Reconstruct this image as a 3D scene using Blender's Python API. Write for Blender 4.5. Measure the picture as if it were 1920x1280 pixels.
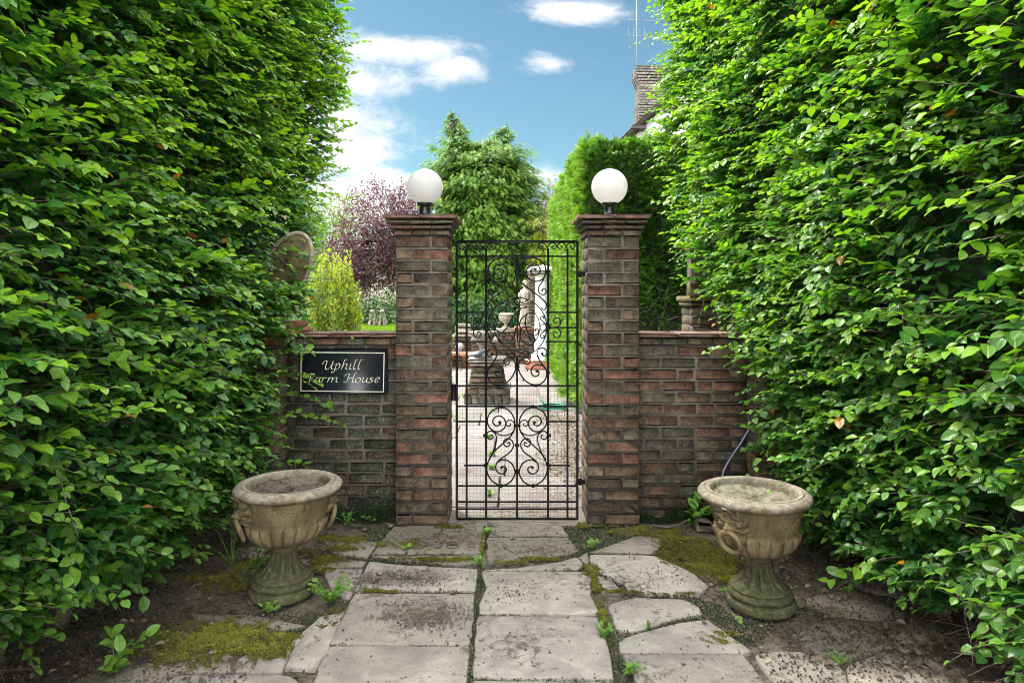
import bpy, math, random
import numpy as np
from math import radians as R, pi, sin, cos

for o in list(bpy.data.objects):
    bpy.data.objects.remove(o, do_unlink=True)
SC = bpy.context.scene
COL = SC.collection
rng = np.random.default_rng(7)
random.seed(7)

# ------------------------------------------------------------------ camera
CAM_H, FPX, CX, HY = 1.47, 1256.0, 957.0, 545.0
cd = bpy.data.cameras.new("camera")
cam = bpy.data.objects.new("camera", cd)
COL.objects.link(cam)
cam.location = (0, 0, CAM_H)
cam.rotation_euler = (R(90), 0, 0)
cd.sensor_width = 36.0
cd.lens = FPX / 1920 * 36.0
cd.shift_x = (960 - CX) / 1920
cd.shift_y = (HY - 640) / 1920
cd.clip_start = 0.02
cd.clip_end = 2000
SC.camera = cam

# ------------------------------------------------------------------ node helper
class NG:
    def __init__(s, nt):
        s.nt = nt
    def n(s, typ, ins=None, **props):
        nd = s.nt.nodes.new(typ)
        for k, v in props.items():
            setattr(nd, k, v)
        for k, v in (ins or {}).items():
            sock = nd.inputs[k]
            if isinstance(v, bpy.types.NodeSocket):
                s.nt.links.new(v, sock)
            elif isinstance(v, bpy.types.Node):
                s.nt.links.new(v.outputs[0], sock)
            else:
                if isinstance(v, (tuple, list)) and len(v) == 3 and sock.type == 'RGBA':
                    v = (*v, 1)
                sock.default_value = v
        return nd
    def math(s, op, a, b=0.0, c=0.0, clamp=False):
        return s.n('ShaderNodeMath', {0: a, 1: b, 2: c}, operation=op, use_clamp=clamp).outputs[0]
    def mix(s, f, a, b, blend='MIX'):
        nd = s.nt.nodes.new('ShaderNodeMix')
        nd.data_type = 'RGBA'
        nd.blend_type = blend
        nd.clamp_factor = True
        for i, v in ((0, f), (6, a), (7, b)):
            if isinstance(v, bpy.types.Node):
                v = v.outputs[0]
            if isinstance(v, bpy.types.NodeSocket):
                s.nt.links.new(v, nd.inputs[i])
            else:
                nd.inputs[i].default_value = (*v, 1) if isinstance(v, (tuple, list)) and len(v) == 3 else v
        return nd.outputs[2]
    def noise(s, vec, scale, detail=4, rough=0.55, dist=0.0):
        return s.n('ShaderNodeTexNoise', {'Vector': vec, 'Scale': scale, 'Detail': detail, 'Roughness': rough, 'Distortion': dist}).outputs[0]
    def ss(s, x, a, b, lo=0.0, hi=1.0):
        return s.n('ShaderNodeMapRange', {0: x, 1: a, 2: b, 3: lo, 4: hi}, interpolation_type='SMOOTHSTEP').outputs[0]

# ------------------------------------------------------------------ world and sun
SUN_EL = R(50)
SUN_AZ = math.atan2(-0.68, 0.73)          # towards the sun: beyond the gate, a little to the left
to_sun = (sin(SUN_AZ) * cos(SUN_EL), cos(SUN_AZ) * cos(SUN_EL), sin(SUN_EL))
W = bpy.data.worlds.new("World")
SC.world = W
W.use_nodes = True
W.node_tree.nodes.clear()
g = NG(W.node_tree)
SKY_STR = 0.12
sky = g.n('ShaderNodeTexSky', sky_type='NISHITA', sun_disc=False, sun_elevation=SUN_EL, sun_rotation=SUN_AZ % (2 * pi),
          air_density=1.0, dust_density=0.3, ozone_density=2.5)
tc = g.n('ShaderNodeTexCoord')
sep = g.n('ShaderNodeSeparateXYZ', {0: tc.outputs['Generated']})
dx, dy, dz = sep.outputs
yy = g.math('MAXIMUM', dy, 0.06)
u0 = g.math('DIVIDE', dx, yy)
v0 = g.math('DIVIDE', dz, yy)
uv = g.n('ShaderNodeCombineXYZ', {0: u0, 1: g.math('MULTIPLY', v0, 1.7), 2: 0.37})
fb = g.noise(uv, 5.5, 9, 0.62, 0.5)
fb2 = g.noise(uv, 17.0, 7, 0.62, 0.3)
fbm = g.math('ADD', g.math('MULTIPLY', fb, 0.68), g.math('MULTIPLY', fb2, 0.32))
BL = [(625, 300, 150, 85, 1.15), (655, 375, 190, 85, 1.35), (480, 250, 240, 180, 1.4), (710, 330, 95, 50, 1.0),
      (750, 98, 118, 34, 1.0), (838, 135, 66, 33, 1.0), (690, 155, 92, 44, 1.05),
      (1075, 26, 105, 26, .95), (1030, 124, 66, 20, .8), (1010, 330, 90, 28, .8), (930, 165, 14, 20, .3), (1000, 118, 60, 12, .4)]
dens = None
for (bx, by, ba, bb, w) in BL:
    a = g.math('DIVIDE', g.math('SUBTRACT', u0, (bx - CX) / FPX), ba / FPX)
    b = g.math('DIVIDE', g.math('SUBTRACT', v0, (HY - by) / FPX), bb / FPX)
    r = g.math('SQRT', g.math('ADD', g.math('MULTIPLY', a, a), g.math('MULTIPLY', b, b)))
    m = g.math('MULTIPLY', g.math('SUBTRACT', 1.0, g.math('MULTIPLY', r, 0.62)), w)
    m = g.math('MAXIMUM', m, 0.0)
    dens = m if dens is None else g.math('MAXIMUM', dens, m)
fwd = g.ss(dy, 0.06, 0.2)
cl = g.ss(g.math('ADD', dens, g.math('MULTIPLY', g.math('SUBTRACT', fbm, 0.5), 3.0)), 0.22, 1.02)
cl = g.math('MULTIPLY', cl, fwd)
nb = g.noise(tc.outputs['Generated'], 2.2, 7, 0.6, 0.2)          # broken cloud added out of view, overhead and behind, as fill light
beh = g.math('MAXIMUM', g.ss(dz, 0.50, 0.72), g.ss(dy, 0.1, -0.25))
cl2 = g.math('MULTIPLY', g.ss(nb, 0.34, 0.56), beh)
clo = g.math('MAXIMUM', cl, cl2)
skc = g.mix(1.0, sky.outputs[0], (0.435, 0.555, 0.49), 'MULTIPLY')
shade = g.math('ADD', 0.80, g.math('MULTIPLY', fb2, 0.35))
cc = g.n('ShaderNodeVectorMath', {0: (5.0, 5.05, 5.15), 'Scale': shade}, operation='SCALE')        # clouds seen against the light
cb = g.n('ShaderNodeVectorMath', {0: (35.0, 35.5, 36.5), 'Scale': shade}, operation='SCALE')        # added unseen cloud, far brighter than the visible ones to lift the shade
skm = g.mix(cl2, g.mix(cl, skc, cc.outputs[0]), cb.outputs[0])
bg = g.n('ShaderNodeBackground', {'Color': skm, 'Strength': SKY_STR})
g.n('ShaderNodeOutputWorld', {'Surface': bg.outputs[0]})

sl = bpy.data.lights.new("sun", 'SUN')
sl.energy = 4.2
sl.angle = R(9)           # sun through thin cloud: soft shadow edges
sl.color = (1.0, 0.95, 0.86)
so = bpy.data.objects.new("sun", sl)
COL.objects.link(so)
from mathutils import Vector
so.rotation_euler = Vector(to_sun).to_track_quat('Z', 'Y').to_euler()
so.location = (-6, 4, 9)

SC.view_settings.view_transform = 'Standard'
SC.view_settings.look = 'None'
SC.view_settings.exposure = 1.0
SC.view_settings.gamma = 1.0
SC.cycles.max_bounces = 7
SC.cycles.diffuse_bounces = 4
SC.cycles.transmission_bounces = 5
SC.cycles.use_denoising = True
SC.cycles.pixel_filter_type = 'BLACKMAN_HARRIS'
SC.cycles.filter_width = 1.0

# ------------------------------------------------------------------ object helpers
def thing(name, label, cat, loc=(0, 0, 0), group=None):
    o = bpy.data.objects.new(name, None)
    o.empty_display_size = 0.1
    COL.objects.link(o)
    o.location = loc
    o['label'] = label
    o['category'] = cat
    if group:
        o['group'] = group
    return o

def tag(o, label, cat, group=None):
    o['label'] = label
    o['category'] = cat
    if group:
        o['group'] = group
    return o

def setting(o, kind='structure'):
    o['kind'] = kind
    return o

class MB:
    """collects shapes (world coordinates) for one mesh object"""
    def __init__(s):
        s.v, s.f, s.c, s.n = [], [], [], 0
    def add(s, V, F, col=None):
        V = np.asarray(V, float).reshape(-1, 3)
        s.v.append(V)
        s.f.append((s.n, F))
        s.c.append(np.tile(np.array(col if col is not None else (1, 1, 1), float), (len(V), 1)))
        s.n += len(V)
        return s
    def box(s, x0, x1, y0, y1, z0, z1, ch=0.0, jit=0.0, col=None, M=None, loc=None):
        V, F = chbox(x0, x1, y0, y1, z0, z1, ch)
        if jit:
            V = V + rng.normal(0, jit, V.shape)
        if M is not None:
            V = V @ np.asarray(M).T
        if loc is not None:
            V = V + np.asarray(loc)
        return s.add(V, F, col)
    def tube(s, P, r, sides=8, col=None, closed=False):
        V, F = tube(P, r, sides, closed)
        return s.add(V, F, col)
    def lathe(s, prof, c, seg=32, rfun=None, col=None, tilt=(0, 0), cap=True):
        V, F = lathe(prof, seg, rfun, cap)
        V = V.copy()
        V[:, 0] += V[:, 2] * tilt[0] + c[0]
        V[:, 1] += V[:, 2] * tilt[1] + c[1]
        V[:, 2] += c[2]
        return s.add(V, F, col)
    def build(s, name, mat, parent=None, smooth=False, colour=False):
        V = np.concatenate(s.v)
        if parent is not None:
            V = V - np.array(parent.location)
        loops, tot = [], []
        for off, F in s.f:
            if isinstance(F, np.ndarray):
                loops.append((F + off).ravel())
                tot.append(np.full(len(F), F.shape[1]))
            else:
                for fc in F:
                    loops.append(np.asarray(fc) + off)
                    tot.append(np.array([len(fc)]))
        return raw_mesh(name, V, np.concatenate(loops), np.concatenate(tot), mat, parent, smooth,
                        {'col': np.concatenate(s.c)} if colour else None)

def raw_mesh(name, V, loops, tot, mat, parent=None, smooth=False, attrs=None, uv=None):
    me = bpy.data.meshes.new(name)
    V = np.asarray(V, np.float32)
    loops = np.asarray(loops, np.int32)
    tot = np.asarray(tot, np.int32)
    me.vertices.add(len(V))
    me.vertices.foreach_set('co', V.ravel())
    me.loops.add(len(loops))
    me.loops.foreach_set('vertex_index', loops)
    me.polygons.add(len(tot))
    st = np.zeros(len(tot), np.int32)
    st[1:] = np.cumsum(tot)[:-1]
    me.polygons.foreach_set('loop_start', st)
    me.polygons.foreach_set('loop_total', tot)
    if smooth:
        me.polygons.foreach_set('use_smooth', np.ones(len(tot), bool))
    for k, a in (attrs or {}).items():
        a = np.asarray(a, np.float32)
        if a.ndim == 2:
            at = me.attributes.new(k, 'FLOAT_COLOR', 'POINT')
            at.data.foreach_set('color', np.concatenate([a, np.ones((len(a), 1), np.float32)], 1).ravel())
        else:
            at = me.attributes.new(k, 'FLOAT', 'POINT')
            at.data.foreach_set('value', a)
    if uv is not None:
        l = me.uv_layers.new(name='UVMap')
        l.data.foreach_set('uv', np.asarray(uv, np.float32)[loops].ravel())
    me.update(calc_edges=True)
    me.validate()
    if isinstance(mat, (list, tuple)):
        for m in mat:
            me.materials.append(m)
    elif mat:
        me.materials.append(mat)
    o = bpy.data.objects.new(name, me)
    COL.objects.link(o)
    if parent is not None:
        o.parent = parent
    return o

def chbox(x0, x1, y0, y1, z0, z1, ch=0.0):
    if ch <= 0:
        V = [(x, y, z) for x in (x0, x1) for y in (y0, y1) for z in (z0, z1)]
        F = [(0, 1, 3, 2), (4, 6, 7, 5), (0, 4, 5, 1), (2, 3, 7, 6), (0, 2, 6, 4), (1, 5, 7, 3)]
        return np.array(V, float), F
    c = np.array([(x0 + x1) / 2, (y0 + y1) / 2, (z0 + z1) / 2])
    h = np.array([(x1 - x0) / 2, (y1 - y0) / 2, (z1 - z0) / 2])
    ch = min(ch, h.min() * 0.45)
    idx, V = {}, []
    for sx in (-1, 1):
        for sy in (-1, 1):
            for sz in (-1, 1):
                for ax in range(3):
                    q = np.array([sx, sy, sz], float) * (h - ch)
                    q[ax] = (sx, sy, sz)[ax] * h[ax]
                    idx[(sx, sy, sz, ax)] = len(V)
                    V.append(c + q)
    F = []
    S = (-1, 1)
    for sg in S:
        q = [idx[(sg, a, b, 0)] for a, b in ((-1, -1), (1, -1), (1, 1), (-1, 1))]
        F.append(q if sg > 0 else q[::-1])
        q = [idx[(a, sg, b, 1)] for a, b in ((-1, -1), (-1, 1), (1, 1), (1, -1))]
        F.append(q if sg > 0 else q[::-1])
        q = [idx[(a, b, sg, 2)] for a, b in ((-1, -1), (1, -1), (1, 1), (-1, 1))]
        F.append(q if sg > 0 else q[::-1])
    for a in S:
        for b in S:
            q = [idx[(-1, a, b, 1)], idx[(1, a, b, 1)], idx[(1, a, b, 2)], idx[(-1, a, b, 2)]]
            F.append(q if a * b > 0 else q[::-1])
            q = [idx[(a, -1, b, 0)], idx[(a, -1, b, 2)], idx[(a, 1, b, 2)], idx[(a, 1, b, 0)]]
            F.append(q[::-1] if a * b > 0 else q)
            q = [idx[(a, b, -1, 0)], idx[(a, b, 1, 0)], idx[(a, b, 1, 1)], idx[(a, b, -1, 1)]]
            F.append(q[::-1] if a * b > 0 else q)
            for d in S:
                q = [idx[(a, b, d, 0)], idx[(a, b, d, 1)], idx[(a, b, d, 2)]]
                F.append(q if a * b * d > 0 else q[::-1])
    return np.array(V), F

def tube(P, r, sides=8, closed=False):
    P = np.asarray(P, float)
    n = len(P)
    r = np.broadcast_to(np.asarray(r, float), (n,))
    T = np.roll(P, -1, 0) - np.roll(P, 1, 0) if closed else np.gradient(P, axis=0)
    T = T / (np.linalg.norm(T, axis=1, keepdims=True) + 1e-12)
    a = np.array([0, 1.0, 0]) if abs(T[0][1]) < 0.9 else np.array([1.0, 0, 0])
    V = []
    N = np.cross(T[0], a)
    N /= np.linalg.norm(N)
    ang = np.arange(sides) / sides * 2 * pi + pi / sides
    for i in range(n):
        N = N - T[i] * np.dot(N, T[i])
        N /= np.linalg.norm(N) + 1e-12
        B = np.cross(T[i], N)
        V.append(P[i] + r[i] * (np.cos(ang)[:, None] * N + np.sin(ang)[:, None] * B))
    V = np.concatenate(V)
    F = []
    for i in range(n if closed else n - 1):
        i2 = (i + 1) % n
        for k in range(sides):
            k2 = (k + 1) % sides
            F.append((i * sides + k, i * sides + k2, i2 * sides + k2, i2 * sides + k))
    if not closed:
        F.append(tuple(range(sides))[::-1])
        F.append(tuple((n - 1) * sides + k for k in range(sides)))
    return V, F

def lathe(prof, seg=32, rfun=None, cap=True):
    prof = np.asarray(prof, float)
    ph = np.arange(seg) / seg * 2 * pi
    V = []
    for (r, z) in prof:
        rr = np.full(seg, r)
        if rfun:
            rr = rr * rfun(ph, z, r)
        V.append(np.stack([rr * np.cos(ph), rr * np.sin(ph), np.full(seg, z)], 1))
    V = np.concatenate(V)
    n = len(prof)
    i = np.arange(n - 1)[:, None]
    k = np.arange(seg)[None]
    k2 = (k + 1) % seg
    F = [tuple(q) for q in np.stack([i * seg + k, i * seg + k2, (i + 1) * seg + k2, (i + 1) * seg + k], -1).reshape(-1, 4)]
    if cap:
        F.append(tuple(range(seg))[::-1])
        F.append(tuple((n - 1) * seg + q for q in range(seg)))
    return V, F

def spline(P, sub=6, closed=False):
    P = np.asarray(P, float)
    n = len(P)
    out = []
    if closed:
        g_ = lambda i: P[i % n]
        segs = n
    else:
        g_ = lambda i: P[min(max(i, 0), n - 1)]
        segs = n - 1
    for i in range(segs):
        p0, p1, p2, p3 = g_(i - 1), g_(i), g_(i + 1), g_(i + 2)
        for k in range(sub):
            t = k / sub
            out.append(0.5 * (2 * p1 + (p2 - p0) * t + (2 * p0 - 5 * p1 + 4 * p2 - p3) * t * t + (3 * p1 - p0 - 3 * p2 + p3) * t ** 3))
    if not closed:
        out.append(P[-1])
    return np.array(out)

def norm(a):
    return a / (np.linalg.norm(a, axis=-1, keepdims=True) + 1e-9)

def gp(px, py, z=0.0):
    """ground point (height z) seen at a photo pixel: used to measure plans off the photograph"""
    Y = (CAM_H - z) * FPX / (py - HY)
    return np.array([(px - CX) / FPX * Y, Y, z])

def at(px, py, Y):
    return np.array([(px - CX) / FPX * Y, Y, CAM_H + (HY - py) / FPX * Y])

def copy_thing(o, loc, label=None):
    c = o.copy()
    COL.objects.link(c)
    c.location = loc
    if label:
        c['label'] = label
    for ch in o.children:
        d = ch.copy()
        COL.objects.link(d)
        d.parent = c
        for g2 in ch.children:
            e = g2.copy()
            COL.objects.link(e)
            e.parent = d
    return c

# leaf templates -------------------------------------------------------------
def leaf_template():
    ts = [0.0, 0.16, 0.38, 0.62, 0.84, 1.0]
    ws = [0.0, 0.22, 0.33, 0.305, 0.18, 0.0]
    V, UV = [], []
    for t in ts:
        V.append((t, 0, 0.05 * sin(t * pi) - 0.11 * t * t)); UV.append((t, 0))
    for sd in (1, -1):
        for i, (t, w) in enumerate(zip(ts[1:5], ws[1:5])):
            V.append((t + 0.03 * sd, sd * w, 0.05 * sin(t * pi) - 0.11 * t * t + 0.22 * w + (0.02 if i % 2 else -0.02) * 1.2)); UV.append((t, sd * w))
    F3, F4 = [], []
    for s_, o in ((1, 6), (-1, 10)):
        f3 = [(0, 1, o), (4, 5, o + 3)]
        f4 = [(1, 2, o + 1, o), (2, 3, o + 2, o + 1), (3, 4, o + 3, o + 2)]
        F3 += [q if s_ > 0 else q[::-1] for q in f3]
        F4 += [q if s_ > 0 else q[::-1] for q in f4]
    # orient: +normal up
    return np.array(V), np.array(F3), np.array(F4), np.array(UV)

def leaf_simple():
    V = np.array([(0, 0, 0), (0.45, 0.3, 0.05), (1, 0, -0.08), (0.45, -0.3, 0.05)])
    return V, np.zeros((0, 3), int), np.array([(0, 3, 2, 1)][::1])[:, ::-1], V[:, :2].copy()

def frond_template(pairs=5, w=0.10, droop=0.25):
    """flat fern-like spray of a conifer: axis + side branchlets as tapered quads"""
    V, F = [], []
    def strip(p, q, w0, w1):
        p, q = np.array(p, float), np.array(q, float)
        d = q - p
        n_ = np.array([-d[1], d[0], 0]); n_ /= np.linalg.norm(n_) + 1e-9
        b = len(V)
        V.extend([p - n_ * w0, p + n_ * w0, q + n_ * w1, q - n_ * w1])
        F.append((b, b + 3, b + 2, b + 1))
    f = lambda t: -droop * t * t
    strip((0, 0, 0), (0.5, 0, f(0.5)), w * 0.35, w * 0.4)
    strip((0.5, 0, f(0.5)), (1.0, 0, f(1.0)), w * 0.5, w * 0.12)
    for i in range(pairs):
        t = 0.12 + 0.75 * i / (pairs - 1)
        L = 0.42 * (1 - 0.62 * t) + 0.05
        for sd in (1, -1):
            strip((t, 0, f(t)), (t + L * 0.75, sd * L * 0.72, f(t + L * 0.7) - 0.05 * L), w * 0.55, w * 0.2)
    V = np.array(V)
    return V, np.zeros((0, 3), int), np.array(F), V[:, :2].copy()

def scatter(name, tmpl, P, U, N, size, mat, parent=None, attrs=None, wid=1.0, smooth=True, offs=None):
    """one mesh of many leaves: template x-axis along U, z-axis along N"""
    TV, F3, F4, TUV = tmpl
    P = np.asarray(P, float)
    k = len(P)
    U = norm(np.asarray(U, float))
    N = np.asarray(N, float)
    N = norm(N - U * (N * U).sum(1, keepdims=True))
    Wv = np.cross(N, U)
    size = np.broadcast_to(np.asarray(size, float), (k,))
    wid = np.broadcast_to(np.asarray(wid, float), (k,))
    V = P[:, None] + size[:, None, None] * (TV[None, :, 0:1] * U[:, None] + TV[None, :, 1:2] * wid[:, None, None] * Wv[:, None] + TV[None, :, 2:3] * N[:, None])
    nv = len(TV)
    V = V.reshape(-1, 3)
    if parent is not None:
        V = V - np.array(parent.location)
    off = (np.arange(k) * nv)[:, None, None]
    L, T = [], []
    for F in (F3, F4):
        if len(F):
            L.append((F[None] + off).reshape(-1))
            T.append(np.full(k * len(F), F.shape[1]))
    A = {kk: np.repeat(np.asarray(a), nv) for kk, a in (attrs or {}).items()}
    return raw_mesh(name, V, np.concatenate(L), np.concatenate(T), mat, parent, smooth, A, np.tile(TUV, (k, 1)))

def unit_random(k):
    return norm(rng.normal(size=(k, 3)))
# ------------------------------------------------------------------ materials
def newmat(name):
    m = bpy.data.materials.new(name)
    m.use_nodes = True
    m.node_tree.nodes.clear()
    return m, NG(m.node_tree)

def finish(g, shader):
    g.n('ShaderNodeOutputMaterial', {'Surface': shader})

def leaf_mat(name, dark, mid, young, odd=None, trans=0.45, rough=0.36, veins=True, spec=0.5, tint=(1.25, 1.35, 0.5)):
    m, g = newmat(name)
    rnd = g.n('ShaderNodeAttribute', attribute_name='rnd').outputs['Fac']
    yg = g.n('ShaderNodeAttribute', attribute_name='young').outputs['Fac']  # leaf youth, plus painted sunlight and shade on the beech and conifer hedges
    c = g.mix(rnd, dark, mid)
    c = g.mix(yg, c, young)
    if odd:
        c = g.mix(g.ss(rnd, 0.991, 0.995), c, odd)
    ins = {'Roughness': rough, 'Specular IOR Level': spec}
    if veins:
        uvn = g.n('ShaderNodeUVMap')
        sx = g.n('ShaderNodeSeparateXYZ', {0: uvn.outputs[0]})
        av = g.math('ABSOLUTE', sx.outputs[1])
        ph = g.math('MULTIPLY', g.math('SUBTRACT', sx.outputs[0], g.math('MULTIPLY', av, 0.85)), 52.0)
        wv = g.math('SINE', ph)
        mid_ = g.ss(av, 0.0, 0.03)
        h = g.math('MULTIPLY', g.math('ADD', g.math('MULTIPLY', wv, 0.17), 1.0), mid_)
        bp = g.n('ShaderNodeBump', {'Strength': 0.55, 'Distance': 0.004, 'Height': h})
        ins['Normal'] = bp.outputs[0]
        c = g.mix(g.math('MULTIPLY', g.ss(wv, 0.55, 1.0), 0.10), c, young)
        c = g.mix(g.math('SUBTRACT', 0.5, g.math('MULTIPLY', mid_, 0.5)), c, young)
    p = g.n('ShaderNodeBsdfPrincipled', {'Base Color': c, **ins})
    tcol = g.mix(1.0, c, tint, 'MULTIPLY')
    t = g.n('ShaderNodeBsdfTranslucent', {'Color': tcol})
    ms = g.n('ShaderNodeMixShader', {0: trans, 1: p.outputs[0], 2: t.outputs[0]})
    finish(g, ms.outputs[0])
    return m

def simple_mat(name, col, rough=0.7, metal=0.0, var=0.25, scale=8.0, bump=0.0, col2=None, spec=0.5, bscale=None):
    m, g = newmat(name)
    pos = g.n('ShaderNodeTexCoord').outputs['Object']
    nz = g.noise(pos, scale, 6, 0.6)
    c2 = col2 or tuple(v * (1 - var) for v in col)
    c = g.mix(g.ss(nz, 0.35, 0.65), c2, col)
    ins = {'Base Color': c, 'Roughness': rough, 'Metallic': metal, 'Specular IOR Level': spec}
    if bump:
        nb_ = g.noise(pos, bscale or scale * 6, 6, 0.65)
        ins['Normal'] = g.n('ShaderNodeBump', {'Strength': bump, 'Distance': 0.01, 'Height': nb_}).outputs[0]
    p = g.n('ShaderNodeBsdfPrincipled', ins)
    finish(g, p.outputs[0])
    return m

def brick_mat(name, lichen=0.35, gain=1.0):
    m, g = newmat(name)
    pos = g.n('ShaderNodeNewGeometry').outputs['Position']
    c = g.n('ShaderNodeAttribute', attribute_name='col').outputs['Color']
    n1 = g.noise(pos, 22, 6, 0.65)
    n2 = g.noise(pos, 85, 5, 0.6)
    n3 = g.noise(pos, 6.5, 6, 0.65, 0.4)
    c = g.mix(1.0, c, g.n('ShaderNodeCombineColor', {0: g.ss(n1, 0.25, 0.75, 0.40, 1.75), 1: g.ss(n1, 0.25, 0.75, 0.40, 1.72), 2: g.ss(n1, 0.25, 0.75, 0.40, 1.65)}).outputs[0], 'MULTIPLY')
    c = g.mix(g.math('MULTIPLY', g.ss(n2, 0.52, 0.64), lichen * 1.3), c, (0.20, 0.175, 0.135))
    c = g.mix(g.math('MULTIPLY', g.ss(n3, 0.52, 0.68), 0.75 * lichen + 0.2), c, (0.045, 0.048, 0.035))
    hgt = g.math('ADD', g.math('MULTIPLY', n1, 0.6), g.math('MULTIPLY', n2, 0.5))
    bp = g.n('ShaderNodeBump', {'Strength': 0.75, 'Distance': 0.008, 'Height': hgt})
    p = g.n('ShaderNodeBsdfPrincipled', {'Base Color': c, 'Roughness': 0.88, 'Specular IOR Level': 0.25, 'Normal': bp.outputs[0]})
    finish(g, p.outputs[0])
    return m

M_brick = brick_mat('weathered_brick')
M_mortar = simple_mat('lime_mortar', (0.13, 0.107, 0.08), 0.95, var=0.6, scale=14, bump=0.6, bscale=120, col2=(0.06, 0.052, 0.04))
M_tile = simple_mat('clay_tile', (0.21, 0.105, 0.075), 0.8, scale=14, bump=0.4, bscale=90, col2=(0.10, 0.06, 0.045))
M_iron = simple_mat('black_iron', (0.005, 0.005, 0.006), 0.5, 0.0, var=0.3, scale=60, bump=0.15, bscale=300, spec=0.22)
M_wire = simple_mat('dull_wire', (0.06, 0.055, 0.05), 0.5, 0.6, var=0.2)
M_steel = simple_mat('worn_grey_metal', (0.12, 0.125, 0.13), 0.45, 0.6, var=0.5, scale=40)
M_plastic = simple_mat('black_plastic', (0.012, 0.012, 0.013), 0.35, var=0.1)

# beech leaves
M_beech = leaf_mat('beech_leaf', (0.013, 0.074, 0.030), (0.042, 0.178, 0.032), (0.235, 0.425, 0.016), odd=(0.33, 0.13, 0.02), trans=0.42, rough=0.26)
M_bark = simple_mat('grey_brown_twig', (0.12, 0.09, 0.065), 0.85, var=0.5, scale=30)
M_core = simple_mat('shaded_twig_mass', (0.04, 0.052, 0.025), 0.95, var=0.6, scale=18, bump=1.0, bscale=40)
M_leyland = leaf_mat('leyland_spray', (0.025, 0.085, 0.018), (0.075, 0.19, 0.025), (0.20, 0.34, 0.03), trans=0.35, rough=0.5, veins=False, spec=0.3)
M_cypress = leaf_mat('cypress_spray', (0.042, 0.112, 0.024), (0.098, 0.21, 0.034), (0.24, 0.36, 0.05), trans=0.38, rough=0.5, veins=False, spec=0.3)
M_purple = leaf_mat('purple_leaf', (0.04, 0.014, 0.021), (0.095, 0.036, 0.05), (0.17, 0.085, 0.105), trans=0.25, rough=0.45, veins=False, tint=(1.3, 0.6, 0.7))
M_gold = leaf_mat('golden_foliage', (0.03, 0.085, 0.012), (0.13, 0.22, 0.016), (0.40, 0.42, 0.03), trans=0.35, rough=0.5, veins=False)
M_dkleaf = leaf_mat('dark_shrub_leaf', (0.012, 0.045, 0.018), (0.03, 0.09, 0.03), (0.08, 0.16, 0.05), trans=0.3, rough=0.35, veins=False)
M_ltleaf = leaf_mat('pale_green_leaf', (0.07, 0.14, 0.04), (0.14, 0.22, 0.06), (0.24, 0.32, 0.09), trans=0.4, rough=0.45, veins=False)
M_herb = leaf_mat('weed_leaf', (0.045, 0.13, 0.018), (0.10, 0.24, 0.03), (0.20, 0.36, 0.05), trans=0.35, rough=0.45, veins=True)
M_redleaf = leaf_mat('russet_leaf', (0.09, 0.04, 0.025), (0.2, 0.08, 0.04), (0.28, 0.16, 0.05), trans=0.35, rough=0.45, veins=False)
M_grass = leaf_mat('lawn_grass', (0.10, 0.22, 0.015), (0.19, 0.33, 0.02), (0.3, 0.42, 0.03), trans=0.35, rough=0.5, veins=False)
M_moss = leaf_mat('moss_tuft', (0.062, 0.064, 0.018), (0.13, 0.138, 0.024), (0.235, 0.265, 0.034), trans=0.15, rough=0.9, veins=False, spec=0.1, tint=(1.1, 1.1, 0.6))
M_mossbase = simple_mat('moss_mat', (0.085, 0.09, 0.018), 1.0, scale=30, col2=(0.05, 0.042, 0.018), bump=1.0, bscale=260, spec=0.1)
M_dkmoss = leaf_mat('dark_moss', (0.01, 0.018, 0.009), (0.022, 0.04, 0.016), (0.05, 0.08, 0.03), trans=0.1, rough=0.9, veins=False, spec=0.1)
M_litter = leaf_mat('dead_leaf_bits', (0.05, 0.035, 0.022), (0.15, 0.11, 0.075), (0.30, 0.25, 0.17), trans=0.1, rough=0.8, veins=False, spec=0.2)

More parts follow.
